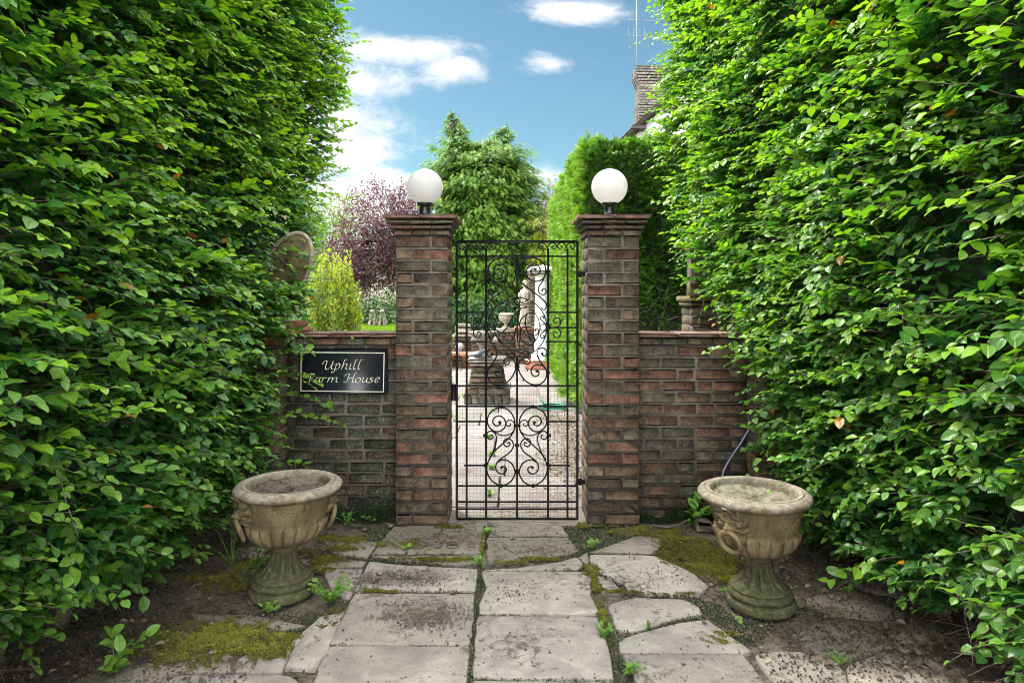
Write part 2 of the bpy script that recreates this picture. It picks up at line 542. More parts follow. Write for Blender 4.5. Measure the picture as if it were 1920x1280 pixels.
def slab_mat(name, base, base2, dirt=0.5, moss=0.0):
    m, g = newmat(name)
    pos = g.n('ShaderNodeNewGeometry').outputs['Position']
    tone = g.n('ShaderNodeAttribute', attribute_name='col').outputs['Color']
    n0 = g.noise(pos, 1.7, 5, 0.6, 0.3)
    n1 = g.noise(pos, 9, 7, 0.68, 0.3)
    n2 = g.noise(pos, 60, 6, 0.7)
    n3 = g.noise(pos, 190, 3, 0.6)
    n4 = g.noise(pos, 24, 10, 0.78, 0.6)
    n5 = g.noise(pos, 4.5, 5, 0.6, 0.8)
    c = g.mix(g.ss(n1, 0.32, 0.68), base2, base)
    c = g.mix(1.0, c, tone, 'MULTIPLY')
    c = g.mix(g.math('MULTIPLY', g.ss(n5, 0.46, 0.64), 0.6), c, (0.20, 0.17, 0.155))
    c = g.mix(g.math('MULTIPLY', g.ss(n3, 0.5, 0.75), 0.35), c, (0.12, 0.10, 0.085))
    c = g.mix(g.math('MULTIPLY', g.ss(n4, 0.58, 0.68), 0.5), c, (0.52, 0.46, 0.40))
    # grime flakes: fine ragged dark specks, crowded where the stone stays damp
    lim = g.ss(n0, 0.44, 0.62, 0.375, 0.515)
    flake = g.ss(g.math('SUBTRACT', lim, n4), -0.025, 0.06)
    c = g.mix(g.math('MULTIPLY', flake, dirt), c, (0.075, 0.056, 0.04))
    if moss:
        mm = g.math('MULTIPLY', g.ss(n1, 0.48, 0.6), g.ss(n0, 0.4, 0.52))
        c = g.mix(g.math('MULTIPLY', mm, moss), c, (0.07, 0.07, 0.018))
    h = g.math('ADD', g.math('MULTIPLY', n1, 1.0), g.math('ADD', g.math('MULTIPLY', n4, 0.9), g.math('MULTIPLY', n3, 0.15)))
    bp = g.n('ShaderNodeBump', {'Strength': 0.8, 'Distance': 0.016, 'Height': h})
    p = g.n('ShaderNodeBsdfPrincipled', {'Base Color': c, 'Roughness': 0.86, 'Specular IOR Level': 0.25, 'Normal': bp.outputs[0]})
    finish(g, p.outputs[0])
    return m

M_slab = slab_mat('york_stone', (0.355, 0.312, 0.268), (0.255, 0.225, 0.192), 0.75)
M_slabm = slab_mat('mossy_stone', (0.25, 0.215, 0.178), (0.165, 0.14, 0.115), 0.9, 0.55)
M_path = slab_mat('garden_paving', (0.205, 0.18, 0.166), (0.165, 0.145, 0.134), 0.5)

def soil_mat():
    m, g = newmat('dark_soil')
    pos = g.n('ShaderNodeNewGeometry').outputs['Position']
    n1 = g.noise(pos, 5, 7, 0.65, 0.5)
    n2 = g.noise(pos, 45, 7, 0.7)
    n3 = g.noise(pos, 160, 4, 0.6)
    c = g.mix(g.ss(n2, 0.35, 0.65), (0.034, 0.028, 0.021), (0.135, 0.11, 0.085))
    c = g.mix(g.math('MULTIPLY', g.ss(n1, 0.46, 0.6), 0.7), c, (0.17, 0.14, 0.11))
    c = g.mix(g.math('MULTIPLY', g.ss(n3, 0.6, 0.75), 0.5), c, (0.22, 0.18, 0.13))
    h = g.math('ADD', n1, g.math('ADD', g.math('MULTIPLY', n2, 0.7), g.math('MULTIPLY', n3, 0.3)))
    bp = g.n('ShaderNodeBump', {'Strength': 0.9, 'Distance': 0.02, 'Height': h})
    p = g.n('ShaderNodeBsdfPrincipled', {'Base Color': c, 'Roughness': 0.95, 'Specular IOR Level': 0.15, 'Normal': bp.outputs[0]})
    finish(g, p.outputs[0])
    return m
M_soil = soil_mat()

def urn_mat(name='cast_stone', warm=(0.24, 0.182, 0.092), pale=(0.31, 0.268, 0.21), algae=0.95):
    m, g = newmat(name)
    tco = g.n('ShaderNodeTexCoord').outputs['Object']
    z = g.n('ShaderNodeSeparateXYZ', {0: tco}).outputs[2]
    n1 = g.noise(tco, 7, 7, 0.65, 0.4)
    n2 = g.noise(tco, 38, 6, 0.65)
    n3 = g.noise(tco, 150, 4, 0.65)
    c = g.mix(g.ss(n1, 0.35, 0.66), tuple(v * 0.48 for v in warm), warm)
    c = g.mix(g.math('MULTIPLY', g.ss(n2, 0.5, 0.68), 0.55), c, (0.14, 0.105, 0.06))
    # algae creeping up the foot, pale worn rim
    zz = g.math('ADD', z, g.math('MULTIPLY', g.math('SUBTRACT', n1, 0.5), 0.22))
    ga = g.ss(zz, 0.34, 0.17)
    c = g.mix(g.math('MULTIPLY', ga, algae), c, g.mix(g.ss(n2, 0.3, 0.7), (0.018, 0.027, 0.009), (0.10, 0.107, 0.048)))
    st = g.n('ShaderNodeMapping', {'Vector': tco, 'Scale': (26, 26, 3.0)})
    n4 = g.noise(st.outputs[0], 1.0, 5, 0.6, 0.6)
    c = g.mix(g.math('MULTIPLY', g.ss(n4, 0.52, 0.66), 0.75), c, (0.075, 0.055, 0.03))
    rim = g.ss(zz, 0.485, 0.525)
    c = g.mix(g.math('MULTIPLY', rim, 0.85), c, g.mix(g.ss(n2, 0.35, 0.65), (0.17, 0.145, 0.11), pale))
    c = g.mix(g.math('MULTIPLY', g.ss(n3, 0.54, 0.66), 0.65), c, (0.075, 0.06, 0.036))
    c = g.mix(g.math('MULTIPLY', g.ss(n2, 0.66, 0.72), 0.6), c, (0.34, 0.30, 0.23))
    h = g.math('ADD', g.math('MULTIPLY', n2, 0.7), g.math('MULTIPLY', n3, 0.5))
    bp = g.n('ShaderNodeBump', {'Strength': 0.9, 'Distance': 0.011, 'Height': h})
    p = g.n('ShaderNodeBsdfPrincipled', {'Base Color': c, 'Roughness': 0.85, 'Specular IOR Level': 0.3, 'Normal': bp.outputs[0]})
    finish(g, p.outputs[0])
    return m
M_urn = urn_mat()
M_palestone = simple_mat('pale_stone', (0.42, 0.37, 0.29), 0.9, var=0.5, scale=14, bump=0.6, bscale=80, col2=(0.2, 0.17, 0.12))
M_greystone = simple_mat('grey_stone', (0.26, 0.23, 0.2), 0.9, var=0.5, scale=14, bump=0.6, bscale=80, col2=(0.12, 0.105, 0.085))
M_mossstone = simple_mat('mossy_ochre_stone', (0.17, 0.125, 0.05), 0.9, scale=14, bump=0.6, bscale=80, col2=(0.075, 0.06, 0.025))
M_drysoil = simple_mat('dry_mossy_soil', (0.22, 0.19, 0.135), 0.95, scale=25, bump=0.9, bscale=110, col2=(0.09, 0.085, 0.05))
M_rimstone = simple_mat('worn_pale_edge', (0.38, 0.33, 0.24), 0.9, scale=30, bump=0.4, bscale=90, col2=(0.22, 0.18, 0.12))
M_terra = simple_mat('terracotta', (0.36, 0.15, 0.08), 0.85, var=0.4, scale=12, bump=0.3)
M_white = simple_mat('white_paint', (0.78, 0.77, 0.75), 0.55, var=0.06, scale=6)
M_timber = simple_mat('weathered_timber', (0.22, 0.17, 0.12), 0.85, var=0.5, scale=20, bump=0.5)
M_dktimber = simple_mat('dark_stained_timber', (0.035, 0.022, 0.016), 0.7, var=0.4, scale=12)
M_rooftile = simple_mat('brown_roof_tile', (0.13, 0.07, 0.05), 0.85, var=0.5, scale=9, bump=0.6, bscale=30)
M_slate = simple_mat('polished_slate', (0.013, 0.016, 0.020), 0.28, var=0.35, scale=30, bump=0.05, bscale=200)
M_cream = simple_mat('cream_paint', (0.62, 0.60, 0.46), 0.6, var=0.12, scale=60)
M_engr = simple_mat('dirty_engraving', (0.06, 0.05, 0.038), 0.95, var=0.4, scale=60)
M_hose = simple_mat('green_hose', (0.03, 0.20, 0.12), 0.4, var=0.2)
M_cable = simple_mat('grey_blue_cable', (0.20, 0.24, 0.31), 0.5, var=0.2)
M_feather = simple_mat('slate_grey_feather', (0.11, 0.12, 0.15), 0.7, var=0.4, scale=30)
M_feather2 = simple_mat('pale_feather', (0.33, 0.34, 0.37), 0.7, var=0.3, scale=30)
M_alu = simple_mat('aerial_metal', (0.2, 0.21, 0.22), 0.6, 0.2, var=0.2)
M_glassdk = simple_mat('dark_window_glass', (0.02, 0.025, 0.03), 0.08, var=0.1)

def opal_mat():
    m, g = newmat('opal_globe')
    p = g.n('ShaderNodeBsdfPrincipled', {'Base Color': (0.74, 0.73, 0.725, 1), 'Roughness': 0.18, 'Specular IOR Level': 0.4})
    t = g.n('ShaderNodeBsdfTranslucent', {'Color': (0.80, 0.785, 0.77, 1)})
    ms = g.n('ShaderNodeMixShader', {0: 0.62, 1: p.outputs[0], 2: t.outputs[0]})
    finish(g, ms.outputs[0])
    return m
M_opal = opal_mat()

# ------------------------------------------------------------------ ground
def sheet(name, x0, x1, y0, y1, z, mat, nx=1, ny=1, amp=0.0):
    xs = np.linspace(x0, x1, nx + 1)
    ys = np.linspace(y0, y1, ny + 1)
    X, Y = np.meshgrid(xs, ys)
    Z = np.full_like(X, z)
    if amp:
        Z = Z + amp * (np.sin(X * 7.1 + Y * 3.3) * 0.5 + np.sin(X * 3.7 - Y * 6.9 + 1) * 0.5 + np.sin(X * 17 + Y * 13) * 0.25)
    V = np.stack([X, Y, Z], -1).reshape(-1, 3)
    i = np.arange(ny)[:, None] * (nx + 1) + np.arange(nx)[None]
    F = np.stack([i, i + 1, i + nx + 2, i + nx + 1], -1).reshape(-1, 4)
    return setting(raw_mesh(name, V, F.ravel(), np.full(len(F), 4), mat, None, True))

sheet('ground', -400, 400, -300, 900, -0.06, M_soil)
sheet('soil_bed', -3.2, 3.2, -1.5, 4.55, -0.014, M_soil, 128, 120, 0.006)
POLYS = []

def poly_noise(P, step=0.04, amp=0.0028):
    """ragged outline of a broken slab: subdivide its edges and wander a little"""
    out = []
    P = np.asarray(P, float)
    for i in range(len(P)):
        a, b = P[i], P[(i + 1) % len(P)]
        L = np.linalg.norm(b - a)
        n = max(1, int(L / step))
        nrm = np.array([-(b - a)[1], (b - a)[0]]) / (L + 1e-9)
        for k in range(n):
            t = k / n
            q = a + (b - a) * t
            if k:
                q = q + nrm * rng.normal(0, amp)
            else:
                c = P.mean(0)
                q = q + (c - q) / (np.linalg.norm(c - q) + 1e-9) * abs(rng.normal(0.003, 0.004))
            out.append(q)
    return np.array(out)

def slab(mb, P2, top, tint, thick=0.04, ch=0.006, grow=0.0):
    P2 = np.asarray(P2, float)
    area = 0.5 * np.sum(P2[:, 0] * np.roll(P2[:, 1], -1) - np.roll(P2[:, 0], -1) * P2[:, 1])
    if area < 0:
        P2 = P2[::-1]
    if grow:
        T = norm(np.roll(P2, -1, 0) - np.roll(P2, 1, 0))
        P2 = P2 - np.stack([-T[:, 1], T[:, 0]], 1) * grow
    POLYS.append(P2)
    n = len(P2)
    T = norm(np.roll(P2, -1, 0) - np.roll(P2, 1, 0))
    inn = P2 + np.stack([-T[:, 1], T[:, 0]], 1) * ch
    tx, ty = rng.normal(0, 0.002, 2)
    zt = lambda Q: top + (Q[:, 0] - Q[:, 0].mean()) * tx + (Q[:, 1] - Q[:, 1].mean()) * ty
    V = np.concatenate([np.column_stack([inn, zt(inn)]), np.column_stack([P2, zt(P2) - ch * 0.7]), np.column_stack([P2, np.full(n, top - thick)])])
    F = [tuple(range(n))]
    for i in range(n):
        j = (i + 1) % n
        F.append((n + i, n + j, j, i))
        F.append((2 * n + i, 2 * n + j, n + j, n + i))
    mb.add(V, F, tint)

def tint(a=0.12):
    k = 1 + rng.uniform(-a, a)
    return (k * (1 + rng.uniform(-.03, .03)), k, k * (1 + rng.uniform(-.04, .04)))

def from_crop(pts, ox, oy, sc):
    return [gp(ox + x / sc, oy + y / sc)[:2] for x, y in pts]

C8 = (560, 960, 2.4615)
pav = MB()
clean = [
    [(325, 228), (500, 246), (700, 254), (825, 262), (817, 363), (262, 360)],
    [(258, 372), (812, 373), (793, 610), (145, 606)],
    [(138, 616), (786, 621), (772, 800), (765, 900), (20, 900)],
    [(850, 266), (870, 262), (1010, 255), (1180, 230), (1285, 206), (1318, 240), (1290, 264)],
    [(848, 274), (1335, 273), (1352, 330), (1350, 380), (1385, 468), (832, 468), (835, 420), (868, 350)],
    [(828, 479), (1378, 486), (1422, 600), (1455, 768), (804, 762), (812, 650), (818, 560)],
    [(800, 773), (1462, 783), (1490, 900), (786, 900)],
    [(1345, 195), (1640, 202), (1800, 270), (1890, 342), (1838, 378), (1560, 371), (1500, 328), (1362, 258)],
    [(1377, 292), (1440, 310), (1496, 372), (1404, 366)],
    [(1432, 430), (1555, 397), (1780, 406), (1848, 440), (1858, 470), (1740, 488), (1545, 548), (1470, 538), (1444, 480)],
    [(1482, 602), (1560, 562), (1760, 512), (1885, 497), (1975, 560), (2085, 640), (2050, 648), (1490, 647)],
    [(1494, 657), (2050, 658), (2110, 740), (2230, 900), (1590, 900), (1552, 740)],
    [(100, 482), (212, 455), (148, 600), (75, 720), (-60, 716), (-5, 575)],
    [(110, 264), (296, 258), (270, 330), (235, 395), (160, 370)],
]
for i, P in enumerate(clean):
    slab(pav, poly_noise(from_crop(P, *C8)), rng.uniform(-0.001, 0.004), tint(), grow=.0065 if 7 <= i <= 11 else .002)
C5 = (1300, 1040, 3.097)
for P in [[(350, 575), (540, 548), (700, 570), (850, 615), (905, 743), (960, 900), (590, 900), (470, 743)],
          [(880, 640), (1090, 560), (1185, 570), (1380, 743), (1500, 900), (980, 900), (915, 743)]]:
    slab(pav, poly_noise(from_crop(P, *C5)), rng.uniform(-0.002, 0.002), tint())
C4 = (0, 1040, 3.097)
for P in [[(1370, 600), (1640, 455), (1735, 455), (1640, 676), (1360, 682)],
          [(960, 692), (1690, 692), (1760, 760), (1800, 900), (800, 900)]]:
    slab(pav, poly_noise(from_crop(P, *C4)), rng.uniform(-0.002, 0.002), tint())
# paving nearer than the photograph shows
y = 2.30
k = 0
while y > -1.2:
    x = -1.15 + 0.13 * (k % 2)
    h = 0.46 if k % 3 else 0.6
    while x < 1.15:
        w = rng.choice([0.46, 0.61, 0.76])
        slab(pav, poly_noise([(x, y - h), (x + w, y - h), (x + w, y), (x, y)], 0.08, 0.004), rng.uniform(-0.002, 0.003), tint())
        x += w + 0.014
    y -= h + 0.014
    k += 1
setting(pav.build('paving', M_slab, colour=True))

pm_ = MB()
worn = [
    [(440, 62), (650, 52), (856, 46), (846, 188), (335, 192)],
    [(335, 200), (843, 197), (835, 232), (700, 238), (470, 222), (362, 206)],
    [(876, 46), (1200, 46), (1250, 110), (872, 111)],
    [(870, 117), (1242, 116), (1298, 178), (1180, 204), (1000, 224), (868, 222)],
    [(110, 120), (365, 135), (322, 208), (160, 190)],
    [(1345, 184), (1560, 108), (1690, 120), (1645, 192)],
    [(1290, 206), (1330, 184), (1352, 262), (1322, 236)],
    [(-40, 215), (110, 206), (318, 226), (300, 252), (60, 258)],
]
for P in worn:
    slab(pm_, poly_noise(from_crop(P, *C8)), rng.uniform(-0.002, 0.003), tint())
for P in [[(560, 455), (720, 385), (900, 372), (1060, 400), (1170, 540), (1080, 552), (870, 610), (720, 562)],
          [(1090, 372), (1290, 385), (1430, 480), (1235, 560), (1190, 540)],
          [(1215, 572), (1700, 582), (1950, 743), (2000, 900), (1530, 900), (1400, 743)]]:
    slab(pm_, poly_noise(from_crop(P, *C5)), rng.uniform(-0.004, 0.000), tint())
for P in [[(1505, 1120), (1600, 1105), (1700, 1150), (1640, 1158), (1560, 1150)], [(1560, 1060), (1650, 1075), (1720, 1120), (1610, 1100)], [(1700, 1155), (1800, 1180), (1900, 1225), (1800, 1218), (1712, 1195)],
          [(150, 1268), (290, 1238), (436, 1240), (434, 1260), (312, 1262), (270, 1310), (90, 1310)], [(300, 1232), (400, 1218), (440, 1230), (380, 1238)], [(350, 1150), (470, 1152), (575, 1172), (520, 1182), (440, 1178)],
          [(430, 1030), (520, 1018), (580, 1040), (500, 1062)]]:
    slab(pm_, poly_noise([gp(x, y)[:2] for x, y in P]), rng.uniform(0.001, 0.003), tint())
setting(pm_.build('mossy_paving', M_slabm, colour=True))

# garden terrace beyond the gate
gt = MB()
y = 4.56
k = 0
while y < 17.5:
    x = -4.2 + 0.2 * (k % 3)
    h = 0.6 if k % 2 else 0.75
    while x < 0.95:
        w = rng.choice([0.6, 0.75, 0.9])
        slab(gt, poly_noise([(x, y), (x + w, y), (x + w, y + h), (x, y + h)], 0.15, 0.003), rng.uniform(0.0, 0.003), tint(0.07))
        x += w + 0.012
    y += h + 0.012
    k += 1
setting(gt.build('garden_path', M_path, colour=True))
slabt = MB()
slab(slabt, [(-0.40, 4.20), (0.49, 4.20), (0.49, 4.545), (-0.40, 4.545)], 0.0, (1, 1, 1))
setting(slabt.build('threshold_paving', M_slabm, colour=True))

# ------------------------------------------------------------------ stroke helper (lettering, numerals)
def strokes(mb, paths, to3, nib, thin, lift, sub=7):
    """pen strokes: a slanted broad nib plus a minimum line width; to3 maps drawing coordinates to the surface"""
    nib = np.array(nib, float)
    for q, P in enumerate(paths):
        Q = spline(P, sub) if len(P) > 2 else np.linspace(P[0], P[1], 6)
        T = norm(np.gradient(Q, axis=0))
        Nn = np.stack([-T[:, 1], T[:, 0]], 1)
        off = nib[None] * np.sign((Nn @ nib))[:, None]
        along = (Nn * off).sum(1, keepdims=True)
        o = Nn * np.maximum(along, thin)
        tw = o
        a = np.array([to3(p, lift + 0.00012 * (q % 5)) for p in Q + tw])
        b = np.array([to3(p, lift + 0.00012 * (q % 5)) for p in Q - tw])
        n = len(Q)
        mb.add(np.concatenate([a, b]), np.array([(i, i + 1, n + i + 1, n + i) for i in range(n - 1)]))

# worn date cut into the slab before the gate
num = MB()
to_slab = lambda p, l: (lambda q: (q[0], q[1], 0.0035 + l))(gp(720 + p[0] / 10.667, 990 + p[1] / 10.667))
date = [[(560, 290), (590, 280), (585, 400)],
        [(860, 330), (800, 350), (720, 340), (690, 315), (740, 285), (820, 280), (870, 310), (860, 350), (790, 395), (710, 405)],
        [(1010, 290), (1100, 280), (1190, 290), (1080, 325)], [(1080, 325), (1150, 330), (1165, 360), (1120, 395), (1010, 395)],
        [(1375, 335), (1285, 320), (1290, 290), (1375, 278), (1465, 290), (1470, 318), (1375, 335), (1260, 355), (1260, 390), (1375, 408), (1480, 390), (1485, 358), (1375, 335)]]
strokes(num, date, to_slab, (5, 5), 7.5, 0.0)
tag(num.build('carved_date', M_engr), 'worn date cut into the mossy slab in front of the gate', 'inscription')
# ------------------------------------------------------------------ brick piers and walls
DARKB = [(0.115, 0.08, 0.055), (0.095, 0.07, 0.052), (0.13, 0.09, 0.06), (0.08, 0.062, 0.048), (0.145, 0.105, 0.072), (0.11, 0.066, 0.047)]
REDB = [(0.148, 0.074, 0.053), (0.128, 0.064, 0.049), (0.163, 0.084, 0.06), (0.12, 0.068, 0.055)]
GREYB = [(0.10, 0.093, 0.070), (0.085, 0.08, 0.062), (0.125, 0.112, 0.083), (0.078, 0.078, 0.058)]
def bcol(z, red=0.3, grey=0.3):
    r = rng.uniform()
    p = REDB if r < red else (GREYB if r < red + grey else DARKB)
    c = np.array(p[rng.integers(len(p))]) * rng.uniform(0.86, 1.16) * np.array([.80, .76, .70])
    return c

def brick(mb, x0, x1, y0, y1, z0, z1, col):
    j = np.clip(rng.normal(0, 0.0016, 4), -.0018, .0018)
    mb.box(x0 + j[0], x1 + j[0], y0 + j[1], y1 + j[1], z0 + j[2] * 0.4, z1 + j[2] * 0.4, 0.0065, 0.0014, col)

PIT = 0.0745
def gate_pier(px, label, PIT=0.0755):
    X0, Y0, S = px, 4.2, 0.3275
    t = thing('brick_gate_pier', label, 'gate pier', (X0 + S / 2, Y0 + S / 2, 0))
    mb = MB()
    n = 24
    z = 0.0
    a, b = 0.215, 0.1025
    for k in range(n):
        z0, z1 = z + 0.0045, z + PIT - 0.0045
        zz = k / n
        red = 0.40 if 0.15 < zz < 0.62 else 0.08
        grey = 0.2 if zz < 0.5 else 0.42
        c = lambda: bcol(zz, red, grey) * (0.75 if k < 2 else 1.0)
        if k % 2:
            rs = [(0, a, 0, b), (a + .01, S, 0, a), (S - a, S, S - b, S), (0, b, b + .01, S)]
        else:
            rs = [(0, b, 0, a), (b + .01, S, 0, b), (S - b, S, b + .01, S), (0, a, S - b, S)]
        for (u0_, u1_, w0_, w1_) in rs:
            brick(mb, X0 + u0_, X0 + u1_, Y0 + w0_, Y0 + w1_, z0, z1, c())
        z += PIT
    mb.build('brickwork', M_brick, t, colour=True)
    m2 = MB()
    m2.box(X0 + .0034, X0 + S - .0034, Y0 + .0034, Y0 + S - .0034, -0.05, z + 0.12)
    m2.build('mortar', M_mortar, t)
    cz = z
    m3 = MB()
    for i, (d, h) in enumerate(((0.012, 0.040), (0.028, 0.032), (0.044, 0.030))):
        for q in range(3):
            w = (S + 2 * d) / 3
            m3.box(X0 - d + q * w + .002, X0 - d + (q + 1) * w - .002, Y0 - d, Y0 + S + d, cz + .002, cz + h - .002, 0.005, 0.0012, bcol(1, 0.1, 0.45))
        cz += h
    m3.build('corbel', M_brick, t, colour=True)
    m4 = MB()
    d = 0.062
    w = (S + 2 * d) / 2
    for q in range(2):
        for r_ in range(2):
            m4.box(X0 - d + q * w + .002, X0 - d + (q + 1) * w - .002, Y0 - d + r_ * w + .002, Y0 - d + (r_ + 1) * w - .002, cz + .003, cz + 0.031, 0.004, 0.001)
    m4.build('cap_tiles', M_tile, t)
    return (X0 + S / 2, Y0 + S / 2, cz + 0.031)

LX, RX = -0.7205, 0.4815
topL = gate_pier(LX, 'tall brick gate pier beside the slate name sign, with a globe lamp on it')
topR = gate_pier(RX, 'tall brick gate pier on the hinge side of the iron gate')

def globe_lamp(p, label):
    t = thing('globe_lamp', label, 'lamp', p, 'globe lamps on the gate piers')
    r = 0.117
    cz = p[2] + 0.084 + r
    b = MB()
    b.lathe([(0.050, 0.001), (0.050, 0.008), (0.038, 0.012), (0.034, 0.068), (0.036, 0.074), (0.052, 0.080), (0.053, 0.096), (0.044, 0.099), (0.02, 0.100)], p, 28)
    b.build('collar', M_plastic, t, True)
    gprof = [(max(r * sin(a), 0.0005), cz - p[2] - r * cos(a)) for a in np.linspace(R(22), pi, 40)]
    gm = MB()
    gm.lathe(gprof, p, 56)
    gm.build('globe', M_opal, t, True)
globe_lamp(topL, 'white globe lamp on the gate pier nearer the name sign')
globe_lamp(topR, 'white globe lamp on the gate pier in front of the clipped conifer hedge')

WY = 4.31
def side_wall(x0, x1, label, redtop, sgn):
    t = thing('brick_garden_wall', label, 'wall', ((x0 + x1) / 2, WY + 0.11, 0))
    mb = MB()
    z = 0.0
    n = 15
    a, b, D = 0.215, 0.1025, 0.215
    for k in range(n):
        zz = k / n
        red = (0.45 if redtop else 0.05) if zz > 0.45 else 0.08
        grey = 0.25 if (redtop and zz > 0.45) else 0.62
        x = x0 - (0.05 if k % 2 else 0.16) - rng.uniform(0, .03)
        q = 0
        while x < x1:
            L = a if (q % 3 != 2 or rng.uniform() < .5) else b
            lo, hi = max(x, x0), min(x + L, x1)
            if hi - lo > 0.03:
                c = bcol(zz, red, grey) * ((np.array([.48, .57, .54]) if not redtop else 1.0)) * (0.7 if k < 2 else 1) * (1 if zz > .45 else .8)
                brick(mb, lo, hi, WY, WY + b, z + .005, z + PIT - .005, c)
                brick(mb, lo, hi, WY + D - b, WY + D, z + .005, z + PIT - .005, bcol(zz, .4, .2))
            x += L + 0.010
            q += 1
        z += PIT
    mb.build('brickwork', M_brick, t, colour=True)
    m2 = MB()
    m2.box(x0, x1, WY + .0034, WY + D - .0034, -0.05, z + .005)
    m2.build('mortar', M_mortar, t)
    m3 = MB()
    x = x0
    while x < x1 - 0.01:
        x2 = min(x + 0.165, x1)
        m3.box(x + .0015, x2 - .0015, WY - 0.012, WY + D + 0.012, z + .004, z + .050, 0.005, 0.001, bcol(1, .1, .6))
        x = x2
    m3.build('top_course', M_brick, t, colour=True)
    m4 = MB()
    x = x0
    while x < x1 - 0.01:
        x2 = min(x + 0.265, x1)
        m4.box(x + .0015, x2 - .0015, WY - 0.032, WY + D + 0.032, z + .054, z + .079, 0.004, 0.0012)
        x = x2
    m4.build('coping', M_tile, t)
    return z + .079
side_wall(-3.2, -1.772, 'stretch of brick wall running on behind the hedge beside the sign', False, -1)
side_wall(1.862, 3.2, 'stretch of brick wall running on behind the hedge beyond the lion urn', True, 1)
wall_top = side_wall(-1.43, LX - 0.002, 'low grey-green brick wall carrying the slate name sign', False, -1)
side_wall(RX + 0.3275 + 0.002, 1.517, 'low red and grey brick wall behind the lion urn, without a sign', True, 1)

def end_pier(x0, x1, label, capped=True):
    t = thing('brick_end_pier', label, 'brick pier', ((x0 + x1) / 2, 4.36, 0))
    mb = MB()
    z = 0
    y0, y1 = 4.17, 4.56
    for k in range(16):
        xs = [x0, (x0 + x1) / 2 + (0.05 if k % 2 else -0.05), x1]
        for q in range(2):
            for (ya, yb) in ((y0, y0 + 0.19), (y0 + 0.2, y1)):
                brick(mb, xs[q] + .004, xs[q + 1] - .004, ya, yb, z + .005, z + PIT - .005, bcol(0, .15, .45))
        z += PIT
    mb.build('brickwork', M_brick, t, colour=True)
    m2 = MB()
    m2.box(x0 + .006, x1 - .006, y0 + .006, y1 - .006, -.05, z)
    m2.build('mortar', M_mortar, t)
    if not capped:
        return z
    m3 = MB()
    m3.box(x0 - .07, x1 + .07, y0 - .07, y1 + .07, z + .004, z + .032, .004, .001)
    m3.box(x0 - .045, x1 + .045, y0 - .045, y1 + .045, z + .036, z + .075, .006, .001)
    m3.build('cap_tiles', M_terra, t)
    return z + .075
zt = end_pier(-1.77, -1.432, 'brick end pier half buried in the hedge beside the name sign')
end_pier(1.519, 1.86, 'brick end pier half buried in the hedge behind the lion urn', False)

# ear-shaped stone finial standing on the left end pier
def finial():
    c = at(560, 480, 4.42)
    t = thing('stone_finial', 'ochre ear-shaped stone ornament with a pale rim poking out of the hedge', 'ornament', (c[0] - 0.05, 4.42, zt))
    out = [(512, 476), (526, 456), (545, 442), (562, 438), (576, 444), (585, 460), (587, 480), (584, 500), (577, 520), (568, 540), (561, 562), (556, 586), (500, 586), (500, 545), (504, 505)]
    P = spline([(at(x, y, 4.42)[0], at(x, y, 4.42)[2]) for x, y in out], 4, True)
    n = len(P)
    ctr = P.mean(0)
    rings = []
    for (s, d) in ((0.0, .052), (0.6, .05), (0.86, .046), (0.97, .03), (1.0, 0.0), (0.97, -.03), (0.86, -.046), (0.0, -.05)):
        q = ctr + (P - ctr) * max(s, .01)
        rings.append(np.column_stack([q[:, 0], np.full(n, 4.42 - d), q[:, 1]]))
    V = np.concatenate(rings)
    F = [(r * n + i, r * n + (i + 1) % n, (r + 1) * n + (i + 1) % n, (r + 1) * n + i) for r in range(len(rings) - 1) for i in range(n)]
    MB().add(V, F).build('body', M_mossstone, t, True)
    rim = np.column_stack([P[:, 0], np.full(n, 4.39), P[:, 1]])
    MB().tube(rim, 0.014, 8, closed=True).build('rim', M_rimstone, t, True)
    b = MB()
    p0 = at(500, 585, 4.42)
    b.lathe([(0.10, 0), (0.10, .03), (0.07, .05), (0.055, .08), (0.06, .12)], (p0[0] - .02, 4.42, zt), 20)
    b.build('foot', M_palestone, t, True)
finial()

